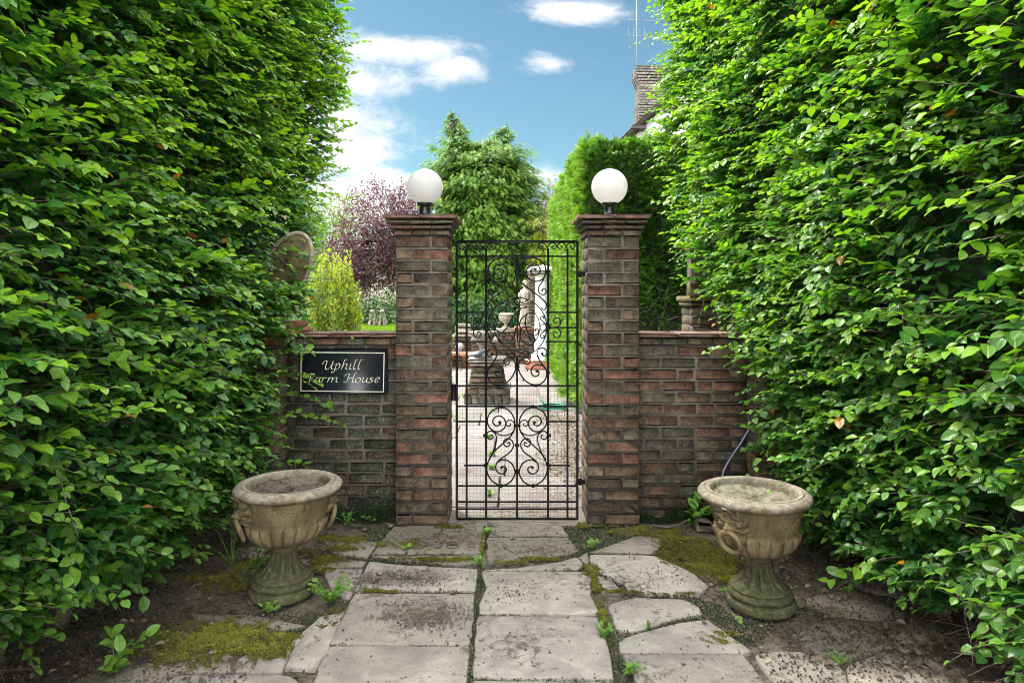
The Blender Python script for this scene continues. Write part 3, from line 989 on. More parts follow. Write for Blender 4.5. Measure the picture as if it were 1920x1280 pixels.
# name sign
def sign():
    y = WY - 0.028
    A = at(560.5, 653.5, y)
    B = at(727, 738, y)
    t = thing('name_sign', 'black slate house-name sign with cream italic lettering on the brick wall', 'sign', ((A[0] + B[0]) / 2, WY, B[2]))
    m = MB()
    m.box(A[0], B[0], y, WY - .004, B[2], A[2], 0.007)
    m.build('slate', M_slate, t)
    to = lambda p, l: tuple(at(520 + p[0] / 7.1125, 600 + p[1] / 7.1125, y) + np.array([0, -l, 0]))
    fr = MB()
    q = [(311, 421), (1432, 432), (1420, 961), (308, 948)]
    iw = [(326, 434), (1418, 445), (1408, 949), (322, 936)]
    V = [to(p, .0012) for p in q] + [to(p, .0012) for p in iw]
    fr.add(V, [(i, (i + 1) % 4, 4 + (i + 1) % 4, 4 + i) for i in range(4)])
    fr.build('border_line', M_cream, t)
    L = [[(605, 590), (618, 558), (645, 543), (668, 545)], [(668, 545), (648, 605), (645, 645), (665, 656), (700, 630), (738, 572)], [(748, 545), (725, 615), (727, 650), (748, 645)],
         [(765, 598), (798, 578), (770, 640), (752, 690), (715, 692)], [(785, 598), (815, 577), (835, 590), (826, 628), (795, 656), (768, 650)],
         [(930, 527), (900, 532), (878, 595), (852, 656)], [(866, 630), (900, 585), (925, 580), (930, 600), (913, 640), (932, 655)],
         [(985, 580), (965, 640), (975, 655), (992, 645)], [(992, 545), (997, 541)],
         [(1072, 526), (1050, 532), (1030, 590), (1017, 640), (1030, 656), (1047, 645)],
         [(1137, 526), (1112, 532), (1090, 590), (1077, 640), (1088, 656), (1107, 640)],
         [(400, 750), (410, 722), (440, 712), (500, 714)], [(458, 715), (440, 770), (424, 822), (405, 828)], [(430, 770), (478, 766)],
         [(572, 766), (532, 768), (503, 800), (510, 830), (537, 826), (566, 782)], [(578, 762), (560, 812), (578, 828)],
         [(590, 770), (615, 765), (605, 790), (592, 830)], [(604, 796), (630, 770), (662, 766)],
         [(672, 772), (697, 765), (680, 800), (670, 830)], [(684, 796), (715, 768), (736, 765), (738, 780), (720, 828)], [(734, 796), (765, 768), (792, 765), (795, 780), (783, 815), (802, 828)],
         [(900, 748), (915, 722), (945, 714), (968, 716)], [(962, 718), (940, 780), (918, 824), (882, 826)], [(944, 772), (1022, 768)], [(1062, 703), (1036, 715), (1015, 770), (1002, 818), (1024, 828)],
         [(1088, 765), (1052, 783), (1043, 815), (1065, 831), (1100, 811), (1111, 780), (1088, 765)],
         [(1132, 770), (1152, 765), (1139, 800), (1139, 826), (1165, 823), (1197, 782)], [(1207, 765), (1189, 815), (1204, 830)],
         [(1280, 768), (1245, 767), (1240, 785), (1262, 800), (1262, 823), (1230, 832), (1212, 822)],
         [(1303, 802), (1345, 795), (1363, 775), (1345, 763), (1315, 780), (1301, 810), (1318, 831), (1353, 820)]]
    lt = MB()
    strokes(lt, L, to, (5.6, -3.6), 2.2, 0.0015)
    lt.build('lettering', M_cream, t)
sign()

# cable down the right wall
def cable():
    P = [(1404, 772, 4.29), (1405, 800, 4.29), (1398, 815, 4.285), (1386, 835, 4.28), (1374, 852, 4.27), (1362, 872, 4.27), (1355, 890, 4.26), (1350, 930, 4.24), (1345, 978, 4.2)]
    tag(MB().tube(spline([at(x, y, d) for x, y, d in P], 6), 0.0065, 8).build('cable', M_cable, None, True), 'loose grey cable hanging down the brick wall behind the lion urn', 'cable')
cable()

# ------------------------------------------------------------------ iron gate
GY = 4.27
GS = FPX / GY
def G(px, py, dy=0.0):
    return np.array([(px - CX) / GS, GY + dy, CAM_H + (HY - py) / GS])
AX = 969.5
def gate():
    t = thing('iron_gate', 'black wrought iron garden gate with scrollwork, shut between the two brick piers', 'gate', (0.05, GY, 0))
    def bar(name, a, b, w, dy=0.0):
        m = MB()
        A, B = G(*a, dy), G(*b, dy)
        h = w / 2 * 1.06
        if abs(A[0] - B[0]) > abs(A[2] - B[2]):
            m.box(min(A[0], B[0]), max(A[0], B[0]), A[1] - h, A[1] + h, A[2] - h, A[2] + h, .0012)
        else:
            m.box(A[0] - h, A[0] + h, A[1] - h, A[1] + h, min(A[2], B[2]), max(A[2], B[2]), .0012)
        m.build(name, M_iron, t)
    bar('side_stile', (856.5, 452), (856.5, 973.5), .014)
    bar('side_stile', (1082.5, 452), (1082.5, 973.5), .014)
    bar('top_rail', (858, 453), (1081, 453), .0155, -.001)
    bar('bottom_rail', (858, 972), (1081, 972), .0135, -.001)
    for x in (875, 1064):
        bar('upright_bar', (x, 466), (x, 971), .0122)
    for x in (911.3, 1027.7):
        bar('upright_bar', (x, 466), (x, 971), .0128)
    bar('upright_bar', (AX, 479), (AX, 559), .0115)
    bar('upright_bar', (AX, 667), (AX, 971), .0118)
    for y in (480.5, 723, 761.5, 910.5, 940.5, 954):
        bar('cross_bar', (858, y), (1081, y), .0095, .0016)
    for y, xo, xi in ((585.5, 858, 915), (614, 858, 908), (640.5, 858, 915), (790, 858, 911), (872, 870, 914)):
        bar('cross_bar', (xo, y), (xi, y), .0095, .0016)
        bar('cross_bar', (2 * AX - xo, y), (2 * AX - xi, y), .0095, .0016)
    # rings
    def ring(cx, cy, r, th=.0058):
        a = np.linspace(0, 2 * pi, 73)[:-1]
        P = np.array([G(cx + r * cos(q), cy + r * sin(q), -.002) for q in a])
        MB().tube(P, th / 2 + .0002, 8, closed=True).build('ring', M_iron, t, True)
    ring(AX, 613.4, 55.6, .0072)
    ring(AX, 613.4, 42.6, .0062)
    ring(AX, 466.8, 11.4)
    ring(AX, 565, 5)
    ring(AX, 663.3, 6)
    ring(920.3, 613.4, 6)
    ring(2 * AX - 920.3, 613.4, 6)
    r1 = lambda P: [(840 + x / 9.143, 440 + y / 9.143) for x, y in P]
    r2 = lambda P: [(900 + x / 9.143, 550 + y / 9.143) for x, y in P]
    r3 = lambda P: [(840 + x / 9.143, 640 + y / 9.143) for x, y in P]
    r4 = lambda P: [(840 + x / 5.565, 750 + y / 5.565) for x, y in P]
    cnt = [0]
    def scroll(P, th=.0064, eye=0.0, mirror=True, eye0=0.0):
        for mm in ((False, True) if mirror else (False,)):
            Q = [(2 * AX - x, y) if mm else (x, y) for x, y in P]
            cnt[0] += 1
            th_ = th * 1.5
            S = spline([G(x, y, -.0015 - 0.0004 * (cnt[0] % 5)) for x, y in Q], 6)
            rr = np.full(len(S), th_ / 2)
            k = 9
            if eye:
                rr[-k:] = np.linspace(th / 2, eye, k)
            if eye0:
                rr[:k] = np.linspace(eye0, th / 2, k)
            m = MB().tube(S, rr, 8)
            for e, q in ((eye, S[-1]), (eye0, S[0])):
                if e:
                    m.lathe([(e * 1.02 * sin(a) + 1e-5, -e * 1.02 * cos(a)) for a in np.linspace(0, pi, 9)], q, 12)
            m.build('scroll', M_iron, t, True)
    # little crooks under the top rail
    scroll(r1([(335, 230), (318, 170), (255, 138), (205, 160), (193, 205), (228, 240), (272, 225), (275, 195), (248, 192)]), .0052)
    scroll(r1([(337, 230), (365, 165), (430, 138), (482, 165), (490, 210), (452, 240), (415, 218), (425, 192), (445, 200)]), .0052)
    scroll(r1([(662, 235), (640, 175), (580, 143), (525, 162), (510, 208), (548, 240), (588, 222), (580, 192), (558, 200)]), .0052)
    scroll(r1([(668, 235), (695, 178), (752, 143), (805, 162), (822, 205), (785, 240), (745, 220), (752, 192), (775, 198)]), .0052)
    C1 = lambda P: [(820 + x / 4.267, 420 + y / 4.267) for x, y in P]
    scroll(C1([(895, 826), (940, 824), (972, 812), (986, 786), (974, 756), (944, 748), (926, 772), (942, 794), (958, 782)]), .0056)
    scroll(C1([(895, 826), (940, 828), (972, 840), (986, 868), (974, 900), (942, 906), (926, 880), (942, 860), (958, 874)]), .0056)
    # great upper scrolls
    scroll(r1([(672, 1215), (700, 1160), (780, 1075), (900, 985), (1040, 880), (1120, 790), (1160, 690), (1165, 600), (1130, 500), (1055, 428), (945, 393), (845, 407), (755, 462), (703, 545), (692, 640), (722, 730), (790, 785), (870, 798), (960, 770), (1015, 705), (1022, 620), (980, 540), (900, 500), (825, 527), (787, 600), (803, 655), (860, 695), (925, 680), (950, 625), (920, 585), (870, 590)]), .0068, .0085)
    scroll(r1([(712, 715), (750, 800), (800, 870), (822, 940), (800, 1000), (740, 1032), (693, 1000), (690, 945), (728, 920), (755, 955)]), .006, .0065)
    scroll(r2([(128, 215), (150, 262), (185, 278), (213, 255), (205, 225)]), .005)
    # between the rings
    scroll(r2([(605, 100), (560, 155), (505, 182), (458, 172), (445, 140), (475, 118), (495, 140)]), .005)
    scroll(r2([(130, 535), (190, 482), (230, 440), (225, 400), (190, 392), (175, 420), (198, 430)]), .005)
    scroll(r2([(135, 628), (200, 668), (236, 712), (222, 757), (185, 762), (168, 732), (193, 720)]), .005)
    scroll(r2([(600, 1070), (560, 1020), (510, 982), (462, 990), (445, 1030), (475, 1062), (495, 1035)]), .005)
    # flourishes inside the inner ring, different on each side
    scroll(r2([(800, 238), (700, 260), (610, 340), (555, 410), (505, 500), (460, 590), (400, 650), (340, 665), (278, 625), (258, 572), (298, 530), (348, 550), (328, 580)]), .006, .007, False)
    scroll(r2([(688, 285), (655, 340), (640, 420), (636, 500), (640, 560), (612, 610), (602, 690), (560, 780), (480, 840), (390, 842), (328, 785), (322, 710), (370, 675), (430, 692), (430, 735), (395, 745)]), .006, .007, False)
    scroll(r2([(920, 322), (820, 345), (740, 400), (690, 475), (680, 540), (692, 610), (685, 720), (705, 790), (765, 850), (850, 880), (920, 842), (942, 780), (905, 730), (848, 742), (848, 788), (872, 785)]), .006, .007, False)
    scroll(r2([(803, 350), (782, 420), (775, 500), (785, 560), (820, 660), (885, 712), (960, 715), (1003, 665), (995, 620), (950, 612), (955, 635)]), .006, .006, False)
    scroll(r2([(870, 580), (810, 565), (745, 580), (708, 620), (690, 700), (680, 800), (668, 870), (685, 930), (692, 972)]), .0052, 0, False)
    for x, ys in ((642, (560, 660, 740, 825)), (776, (470, 495, 525, 545)), (795, (555, 580, 605, 625))):
        S = np.array([G(900 + x / 9.143, 550 + y / 9.143, -.003) for y in ys])
        MB().tube(spline(S, 4), np.interp(np.linspace(0, 1, 13), [0, .35, 1], [.0035, .0075, .002]), 8).build('spindle', M_iron, t, True)
    # scrolls under the ring
    scroll(r3([(822, 142), (770, 112), (705, 128), (670, 185), (690, 237), (735, 240), (752, 205)]), .006, .0085)
    scroll(r3([(830, 150), (843, 200), (830, 255), (785, 345), (728, 420), (685, 490), (672, 560), (702, 650), (770, 717), (855, 742), (960, 723), (1060, 652), (1130, 550), (1162, 450), (1143, 345), (1092, 287), (1020, 275), (968, 310), (963, 358), (1008, 390), (1052, 365), (1035, 332), (1005, 345)]), .0066, .005)
    scroll(r3([(675, 505), (728, 430), (808, 398), (890, 415), (942, 478), (930, 560), (878, 597), (818, 572), (812, 520), (845, 505)]), .0066, .010)
    # bottom panel
    scroll(r4([(560, 700), (582, 690), (608, 712), (598, 750), (555, 766), (512, 742), (498, 692), (518, 640), (578, 590), (650, 535), (682, 475), (670, 425), (630, 398), (590, 413), (580, 450), (608, 482), (646, 465), (640, 438), (615, 447)]), .0064, 0, True, .0095)
    scroll(r4([(522, 645), (560, 622), (622, 630), (672, 670), (697, 735), (695, 775), (660, 840), (602, 878), (540, 885), (462, 842), (415, 770), (405, 700), (420, 640), (462, 560), (540, 480), (620, 410), (680, 335), (697, 262), (690, 190), (650, 120), (600, 85), (550, 76), (482, 96), (427, 150), (411, 222), (435, 285), (488, 323), (548, 320), (592, 280), (600, 225), (570, 177), (520, 163), (477, 190), (468, 230), (500, 266), (540, 255), (540, 230)]), .0066, .010)
    scroll(r4([(430, 625), (458, 560), (490, 485), (508, 410), (498, 360), (460, 323), (420, 330), (405, 370), (430, 405), (465, 395), (468, 365), (447, 358)]), .0058)
    scroll(r4([(697, 300), (660, 345), (592, 366), (522, 352), (482, 325)]), .0056)
    scroll(r4([(690, 285), (690, 240), (668, 213), (630, 208), (606, 240), (622, 270), (652, 262), (648, 238)]), .0052)
    # collars where bars and scrolls are clasped
    def collar(x, y, w=3.6, h=2.2):
        m = MB()
        A, B = G(x - w, y + h), G(x + w, y - h)
        m.box(A[0], B[0], GY - .011, GY + .010, A[2], B[2], .002)
        m.build('collar', M_iron, t)
    for x, y, w, h in ((AX, 509, 5, 3), (911.3, 509, 4, 3), (911.3, 572.5, 3.6, 1.5), (911.3, 613.5, 4.5, 4), (911.3, 698.5, 4.2, 2), (AX, 687, 5, 1.6), (AX, 690.5, 3.2, 2.5),
                       (AX, 797.6, 6.5, 2.4), (AX, 834.5, 4.5, 2.4), (AX, 884, 4.5, 4), (910, 816, 4, 2.6), (910.5, 872, 3.6, 3), (940.5, 762, 3, 3), (939.5, 910, 3, 3), (934, 722.5, 3, 2.6), (940, 480.5, 3, 2.4),
                       (875, 533.7, 3.4, 1), (875, 678, 3.6, 1), (AX, 559, 3.4, 2.8)):
        collar(x, y, w, h)
        if x != AX:
            collar(2 * AX - x, y, w, h)
    # lock box and hinges
    m = MB()
    A, B = G(845.5, 751), G(855.2, 720)
    m.box(A[0], B[0], GY - .014, GY + .016, A[2], B[2], .002)
    m.build('lock_box', M_iron, t)
    for y in (514, 903):
        m = MB()
        A, B = G(1083, y + 4), G(1095, y - 4)
        m.box(A[0], B[0] + .006, GY - .008, GY + .008, A[2], B[2], .002)
        m.lathe([(.010, -.02), (.010, .02), (.006, .024)], G(1088, y), 12)
        m.build('hinge', M_iron, t)
    # wire netting tied to the lower half
    wm = MB()
    ys = np.arange(726, 971, 7.1)
    xs = np.arange(861, 1080, 6.6)
    for x in xs:
        P = np.array([G(x + rng.normal(0, .35), y, .009 + rng.normal(0, .0008)) for y in np.linspace(724, 970, 9)])
        wm.tube(P, .00065, 4)
    for y in ys:
        P = np.array([G(x, y + rng.normal(0, .35), .0095 + rng.normal(0, .0008)) for x in np.linspace(858, 1081, 9)])
        wm.tube(P, .00065, 4)
    wm.build('wire_netting', M_wire, t)
gate()
# ------------------------------------------------------------------ stone urns
UR_PROF = [(0.150, 0.0), (0.170, 0.004), (0.175, 0.014), (0.175, 0.032), (0.171, 0.041), (0.158, 0.046), (0.153, 0.049), (0.155, 0.053), (0.163, 0.058), (0.165, 0.067), (0.160, 0.077), (0.149, 0.081),
           (0.144, 0.084), (0.150, 0.089), (0.146, 0.098), (0.136, 0.102), (0.126, 0.107), (0.111, 0.116), (0.097, 0.127), (0.086, 0.141), (0.079, 0.158), (0.074, 0.176), (0.0725, 0.214), (0.074, 0.220),
           (0.082, 0.223), (0.084, 0.231), (0.082, 0.240), (0.076, 0.243), (0.080, 0.247), (0.097, 0.251), (0.118, 0.259), (0.140, 0.271), (0.160, 0.287), (0.176, 0.306), (0.187, 0.326), (0.193, 0.346), (0.1935, 0.357),
           (0.189, 0.364), (0.186, 0.368), (0.188, 0.376), (0.193, 0.392), (0.199, 0.415), (0.206, 0.440), (0.214, 0.465), (0.222, 0.486), (0.226, 0.492), (0.232, 0.495), (0.248, 0.501), (0.259, 0.507), (0.264, 0.515), (0.2635, 0.524), (0.256, 0.533),
           (0.243, 0.540), (0.229, 0.5435), (0.2275, 0.5395), (0.2255, 0.5395), (0.224, 0.5450), (0.214, 0.5455), (0.203, 0.540), (0.199, 0.530), (0.196, 0.50), (0.19, 0.46), (0.18, 0.43), (0.02, 0.425)]
UR_PROF = [((r * .965 - (.012 * (z < .25) + .0) if r > .02 else r), z) for r, z in UR_PROF]
def refine(prof, sub=3):
    out = []
    for (a, b) in zip(prof[:-1], prof[1:]):
        for k in range(sub):
            t = k / sub
            out.append((a[0] + (b[0] - a[0]) * t, a[1] + (b[1] - a[1]) * t))
    out.append(prof[-1])
    return out
def ur_shape(phi0):
    def f(ph, z, r):
        o = np.ones_like(ph)
        if 0.249 < z < 0.366 and r > 0.09:
            env = min(1, (z - 0.249) / 0.02) * min(1, (0.367 - z) / 0.008)
            lob = np.abs(np.sin(9.5 * (ph - phi0))) ** 0.38
            o = o + env * (0.17 * lob - 0.12)
        if 0.104 < z < 0.216 and r < 0.135:
            env = min(1, (z - 0.104) / 0.02) * min(1, (0.218 - z) / 0.03)
            q = np.abs(np.sin(6 * (ph - phi0)))
            o = o + env * (0.30 * q ** 0.42 - 0.19 - 0.16 * np.exp(-(q - .6) ** 2 / .008))
        return o
    return f
def ur_r(z):
    zs = [p[1] for p in UR_PROF[:48]]
    rs = [p[0] for p in UR_PROF[:48]]
    return np.interp(z, zs, rs)

def lion_height(a, b):
    """relief of a lion's face on a patch: a across, b up, both about -1..1"""
    e = lambda x, y, sx, sy: np.exp(-((a - x) / sx) ** 2 - ((b - y) / sy) ** 2)
    rr = np.sqrt(a * a + (b - .1) ** 2)
    th = np.arctan2(a, b - .1)
    h = 0.55 * np.clip(1 - rr / 0.62, 0, 1) ** .5
    h = h + 0.42 * e(0, -.28, .24, .2) + .2 * e(-.14, -.34, .13, .12) + .2 * e(.14, -.34, .13, .12)      # muzzle and whisker pads
    h = h + .40 * e(0, -.08, .10, .26) + .16 * e(0, -.22, .12, .07)                                        # nose
    h = h + .28 * e(-.22, .17, .16, .07) + .28 * e(.22, .17, .16, .07)                                     # brows
    h = h - .30 * e(-.22, .03, .10, .06) - .30 * e(.22, .03, .10, .06) + .16 * e(-.22, .03, .05, .035) + .16 * e(.22, .03, .05, .035)
    h = h + .16 * e(-.36, -.12, .13, .15) + .16 * e(.36, -.12, .13, .15)
    h = h - .25 * e(0, -.47, .2, .035) + .16 * e(0, -.58, .16, .08)
    sw = np.sin(th * 9 + rr * 9)
    mane = np.exp(-((rr - .74) / .20) ** 2) * (b > -.75)
    h = h + mane * (.34 + .26 * sw)
    mane2 = np.exp(-((rr - .5) / .12) ** 2) * (b > -.1)
    h = h + mane2 * .18 * (1 + np.sin(th * 7 - rr * 8))
    edge = np.clip((1.02 - np.maximum(rr, np.abs(a))) / .16, 0, 1)
    return h * edge

def urn(base, label, phis, phi0, tilt, soil, scroll_at=None):
    t = thing('stone_urn', label, 'garden urn', base)
    SEG = 399
    m = MB()
    m.lathe(refine(UR_PROF, 3), base, SEG, ur_shape(phi0), tilt=tilt)
    V = m.v[0]
    V += rng.normal(0, .0004, V.shape)
    m.build('vase', M_urn, t, True)
    def on(ph, z, d=0.0):
        r = ur_r(z) + d
        x, y = r * np.cos(ph), r * np.sin(ph)
        return np.stack([base[0] + x + z * tilt[0], base[1] + y + z * tilt[1], base[2] + z + 0 * x], -1)
    for ph0 in phis:
        n = 72
        A, B = np.meshgrid(np.linspace(-1, 1, n), np.linspace(-1, 1, n))
        h = lion_height(A, B) * 0.055
        P = on(ph0 + A * 0.46, 0.425 + B * 0.082, 0) 
        out = np.stack([np.cos(ph0 + A * 0.3), np.sin(ph0 + A * 0.3), np.full_like(A, 0.12)], -1)
        P = P + out * (h - 0.003)[..., None]
        i = np.arange(n - 1)[:, None] * n + np.arange(n - 1)[None]
        F = np.stack([i, i + 1, i + n + 1, i + n], -1).reshape(-1, 4)
        k = MB()
        k.add(P.reshape(-1, 3), F)
        lm = k.build('lion_mask', M_urn, t, True)
        # ring held in the jaws, hanging over the lobes
        rc = on(np.array(ph0), 0.345, 0.028)
        ex = np.array([-sin(ph0), cos(ph0), 0])
        ez = norm(np.array([cos(ph0) * .36, sin(ph0) * .36, 1.0]))
        a = np.linspace(0, 2 * pi, 41)[:-1]
        ring = rc + .050 * np.cos(a)[:, None] * ex + .052 * np.sin(a)[:, None] * ez
        k2 = MB()
        k2.tube(ring, .0115, 12, closed=True)
        k2.build('ring_handle', M_urn, lm, True) if False else k2.build('ring_handle', M_urn, t, True)
    # shallow scrolling foliage between the masks
    for pc in (phis[0] + pi / 2, phis[0] - pi / 2):
        rl = MB()
        for sg in (1, -1):
            for (cx_, cz_, r0, tw) in ((.14, .43, .030, 1.6), (.34, .415, .024, -1.5), (.27, .45, .014, 1.3), (.05, .40, .016, -1.2)):
                q = np.linspace(0, 1, 30)
                ang = tw * 2 * pi * q
                rad = r0 * (1 - .8 * q)
                ph = pc + sg * cx_ + sg * rad * np.cos(ang) / .2
                z = cz_ + rad * np.sin(ang)
                rl.tube(np.stack([on(p_, z_, .0005) for p_, z_ in zip(ph, z)]), np.linspace(.0042, .0025, 30), 6)
            q = np.linspace(0, 1, 24)
            rl.tube(np.stack([on(pc + sg * (.02 + .42 * t_), .39 + .035 * sin(t_ * 6), .0005) for t_ in q]), .003, 6)
        rl.build('relief_scrolls', M_urn, t, True)
    if soil:
        s = MB()
        rr = np.concatenate([[0.001], np.linspace(.02, .195, 16)])
        Vs = []
        seg = 48
        for r in rr:
            for a in np.arange(seg) / seg * 2 * pi:
                Vs.append((base[0] + r * cos(a) + soil * tilt[0], base[1] + r * sin(a), base[2] + soil + rng.normal(0, .004) + .008 * sin(a * 2 + r * 20)))
        i = np.arange(len(rr) - 1)[:, None]
        k = np.arange(seg)[None]
        s.add(Vs, np.stack([i * seg + k, (i + 1) * seg + k, (i + 1) * seg + (k + 1) % seg, i * seg + (k + 1) % seg], -1).reshape(-1, 4))
        s.build('soil', M_soil if base[0] < 0 else M_drysoil, t, True)
    return t, on

UL = (-1.112, 3.26, 0.0)
URR = (1.172, 3.135, 0.0)
urn(UL, 'stone urn filled with dark soil standing below the name sign', (R(-150), R(30)), 0.0, (0.062, 0.0), 0.505)
urn(URR, 'stone urn of pale dry soil with a lion mask facing forward, beside the mossy paving', (R(-141), R(39)), 0.1, (-0.062, 0.0), 0.508)

# ------------------------------------------------------------------ beech hedges
def beech_hedge(sgn, face, yfar, label, seed):
    global rng
    rng_keep = rng
    rng = np.random.default_rng(seed)
    t = thing('beech_hedge', label, 'hedge', (sgn * 1.9, 3.0, 0))
    fz, fx = np.array(face).T
    yz, yv = np.array(yfar).T
    Y0, Z1 = 0.1, 4.75
    def FX(y, z):
        b = 0.03 * np.sin(y * 2.9 + z * 1.7 + seed) + 0.03 * np.sin(y * 5.3 - z * 4.1 + 2 * seed) + 0.02 * np.sin(z * 7.7 + y * 9.0)
        return np.interp(z, fz, fx) - b
    def YF(z):
        return np.interp(z, yz, yv)
    k = int(7.6 * 4.7 * 290)
    z = rng.uniform(0.06, Z1, k)
    y = rng.uniform(Y0, 6.6, k)
    dep = np.abs(rng.normal(0, 0.13, k))
    keep = y < YF(z) + rng.normal(0, .07, k)
    # ragged gaps where one sees into the hedge
    gap = np.sin(y * 3.1 + z * 2.3 + seed) * np.sin(z * 3.7 - y * 1.9) + .5 * np.sin(y * 7.7 + z * 6.1)
    gap += .45 * np.sin(y * 13.1 - z * 3.7) * np.sin(z * 12.3 + y * 2.2)
    keep &= ~((gap > 1.0) & (rng.uniform(size=k) < .82))
    z, y, dep = z[keep], y[keep], dep[keep]
    k = len(z)
    x = FX(y, z) + dep + 0.05
    base = np.stack([sgn * x, y, z], 1)
    L = rng.uniform(.13, .32, k)
    d = np.stack([-sgn * (0.75 + rng.normal(0, .25, k)), rng.normal(-0.10, .62, k), rng.normal(.03, .30, k)], 1)
    longs = rng.uniform(size=k) < .03
    L[longs] *= 1.7
    d = norm(d)
    NL = 11
    tt = (np.arange(NL) + .6) / NL
    sag = 0.16 * rng.uniform(.2, 1.5, k)
    P = base[:, None] + d[:, None] * (L[:, None] * tt[None])[..., None] + np.array([0, 0, -1.0]) * (sag[:, None] * L[:, None] * tt[None] ** 2)[..., None]
    axis = norm(d[:, None] + np.array([0, 0, -2.0]) * (sag[:, None] * tt[None])[..., None])
    up = norm(np.stack([-sgn * (0.14 + rng.normal(0, .22, k)), rng.normal(.04, .26, k), 0.95 + rng.normal(0, .15, k)], 1))
    up = norm(up[:, None] - axis * (axis * up[:, None]).sum(-1, keepdims=True))
    side = np.cross(up, axis)
    alt = np.where(np.arange(NL) % 2, 1.0, -1.0)[None, :, None]
    U = norm(axis * .8 + side * alt * .72 + rng.normal(0, .2, (k, NL, 3)) + np.array([0, 0, -.06]))
    U[:, -1] = norm(axis[:, -1] + rng.normal(0, .1, (k, 3)))
    N = norm(up + rng.normal(0, .27, (k, NL, 3)))
    size = rng.uniform(.034, .068, (k, NL)) * rng.uniform(.75, 1.25, (k, 1)) * (1 - .28 * tt[None] ** 2)
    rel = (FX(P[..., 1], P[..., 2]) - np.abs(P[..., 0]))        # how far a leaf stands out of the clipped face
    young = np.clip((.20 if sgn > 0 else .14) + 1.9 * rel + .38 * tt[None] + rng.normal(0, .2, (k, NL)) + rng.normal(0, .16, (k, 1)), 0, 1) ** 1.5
    young *= np.clip(.18 + P[..., 2] / 2.6, .2, 1.0) * (1.0 if sgn > 0 else 1.25)  # sunlight put into the leaf colour: yellower higher up and on the left hedge
    rnd = np.clip(.55 * rng.uniform(size=(k, 1)) + .5 * rng.uniform(size=(k, NL)), 0, .98)
    rnd[rng.uniform(size=(k, NL)) < .0045] = 1.0
    zlow = .05 + .26 * np.clip((3.3 - P[..., 1]) / .8, 0, 1) + .06 * np.sin(P[..., 1] * 11)
    ok = (rng.uniform(size=(k, NL)) < .94) & (P[..., 2] > zlow)
    # nothing grows through the piers
    inp = (np.abs(P[..., 1] - 4.36) < .24) & (np.abs(P[..., 0]) > 1.42) & (P[..., 2] < 1.2)
    ok &= ~inp
    if sgn < 0:      # the ornament stands clear of most of the leaves
        ok &= ~((P[..., 0] > -1.60) & (P[..., 1] > 3.6) & (P[..., 1] < 4.6) & (P[..., 2] > 1.53) & (P[..., 2] < 1.86) & (rng.uniform(size=(k, NL)) < .74))
    P, U, N = P[ok], U[ok], N[ok]
    size, young, rnd = size[ok], young[ok], rnd[ok]
    # single long sprigs that stray over the wall, the sign and the skyline
    extra = []
    if sgn < 0:
        extra = [((-1.50, 4.16, .86), (.9, .02, -.12), .40, 9), ((-1.47, 4.14, .98), (.9, -.05, -.10), .30, 7), ((-1.5, 4.12, .74), (.9, .06, -.05), .46, 9), ((-1.46, 4.1, 1.06), (.8, -.1, .35), .24, 8),
                 ((-1.46, 4.1, .42), (.7, -.2, .1), .25, 7), ((-1.7, 5.9, 3.25), (.9, -.1, .5), .42, 10), ((-1.65, 5.9, 2.8), (.9, 0, .6), .36, 9), ((-1.66, 6.0, 3.6), (.9, 0, .4), .44, 10), ((-1.6, 5.8, 3.95), (.8, 0, .5), .36, 9), ((-1.65, 5.6, 2.35), (.8, 0, .55), .3, 8),
                 ((-1.55, 4.4, 1.62), (.8, -.2, .1), .30, 9), ((-1.56, 4.35, 1.75), (.8, -.3, .0), .28, 9), ((-1.5, 4.35, 1.45), (.7, -.3, .1), .30, 9), ((-1.6, 4.4, 1.52), (.9, -.2, .0), .34, 9)]
    else:
        extra = [((1.74, 3.2, .57), (-.9, -.1, -.06), .36, 11), ((1.7, 3.25, .46), (-.8, -.1, -.12), .32, 9), ((1.5, 5.9, 2.9), (-.8, -.1, .3), .3, 9), ((1.5, 6.0, 3.7), (-.8, 0, .3), .3, 9), ((1.5, 6, 2.2), (-.8, 0, .4), .26, 8), ((1.5, 4.15, 1.15), (-.9, 0, -.05), .3, 9), ((1.6, 2.75, .38), (-.8, .2, -.25), .3, 9)]
    eP, eU, eN, eS = [], [], [], []
    tw = []
    for (b, dd, Lh, nl) in extra:
        b, dd = np.array(b, float), norm(np.array(dd, float))
        pts = [b + dd * Lh * q + np.array([0, 0, -.18 * Lh * q * q]) for q in np.linspace(0, 1, 6)]
        tw.append((np.array(pts)))
        for j in range(nl):
            q = .25 + .75 * (j + .5) / nl
            p = b + dd * Lh * q + np.array([0, 0, -.18 * Lh * q * q])
            sd = np.cross([0, 0, 1.0], dd)
            eP.append(p); eU.append(dd * .6 + sd * (1 if j % 2 else -1) * .75 + rng.normal(0, .2, 3)); eN.append(np.array([-sgn * .45, -.5, .8]) + rng.normal(0, .3, 3)); eS.append(rng.uniform(.048, .07))
    if extra:
        P = np.concatenate([P, eP]); U = np.concatenate([U, eU]); N = np.concatenate([N, eN]); size = np.concatenate([size, eS])
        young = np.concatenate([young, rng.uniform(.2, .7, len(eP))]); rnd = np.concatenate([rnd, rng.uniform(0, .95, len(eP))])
    scatter('foliage', leaf_template(), P, U, N, size, M_beech, t, {'rnd': rnd, 'young': young}, wid=rng.uniform(.85, 1.1, len(P)))  # young includes the sunlight put into the leaf colour
    # old inner leaves
    k2 = 13000
    z2 = rng.uniform(.1, Z1, k2)
    y2 = rng.uniform(Y0, 6.5, k2)
    kp = y2 < YF(z2) - .02
    z2, y2 = z2[kp], y2[kp]
    x2 = FX(y2, z2) + rng.uniform(.20, .36, len(z2))
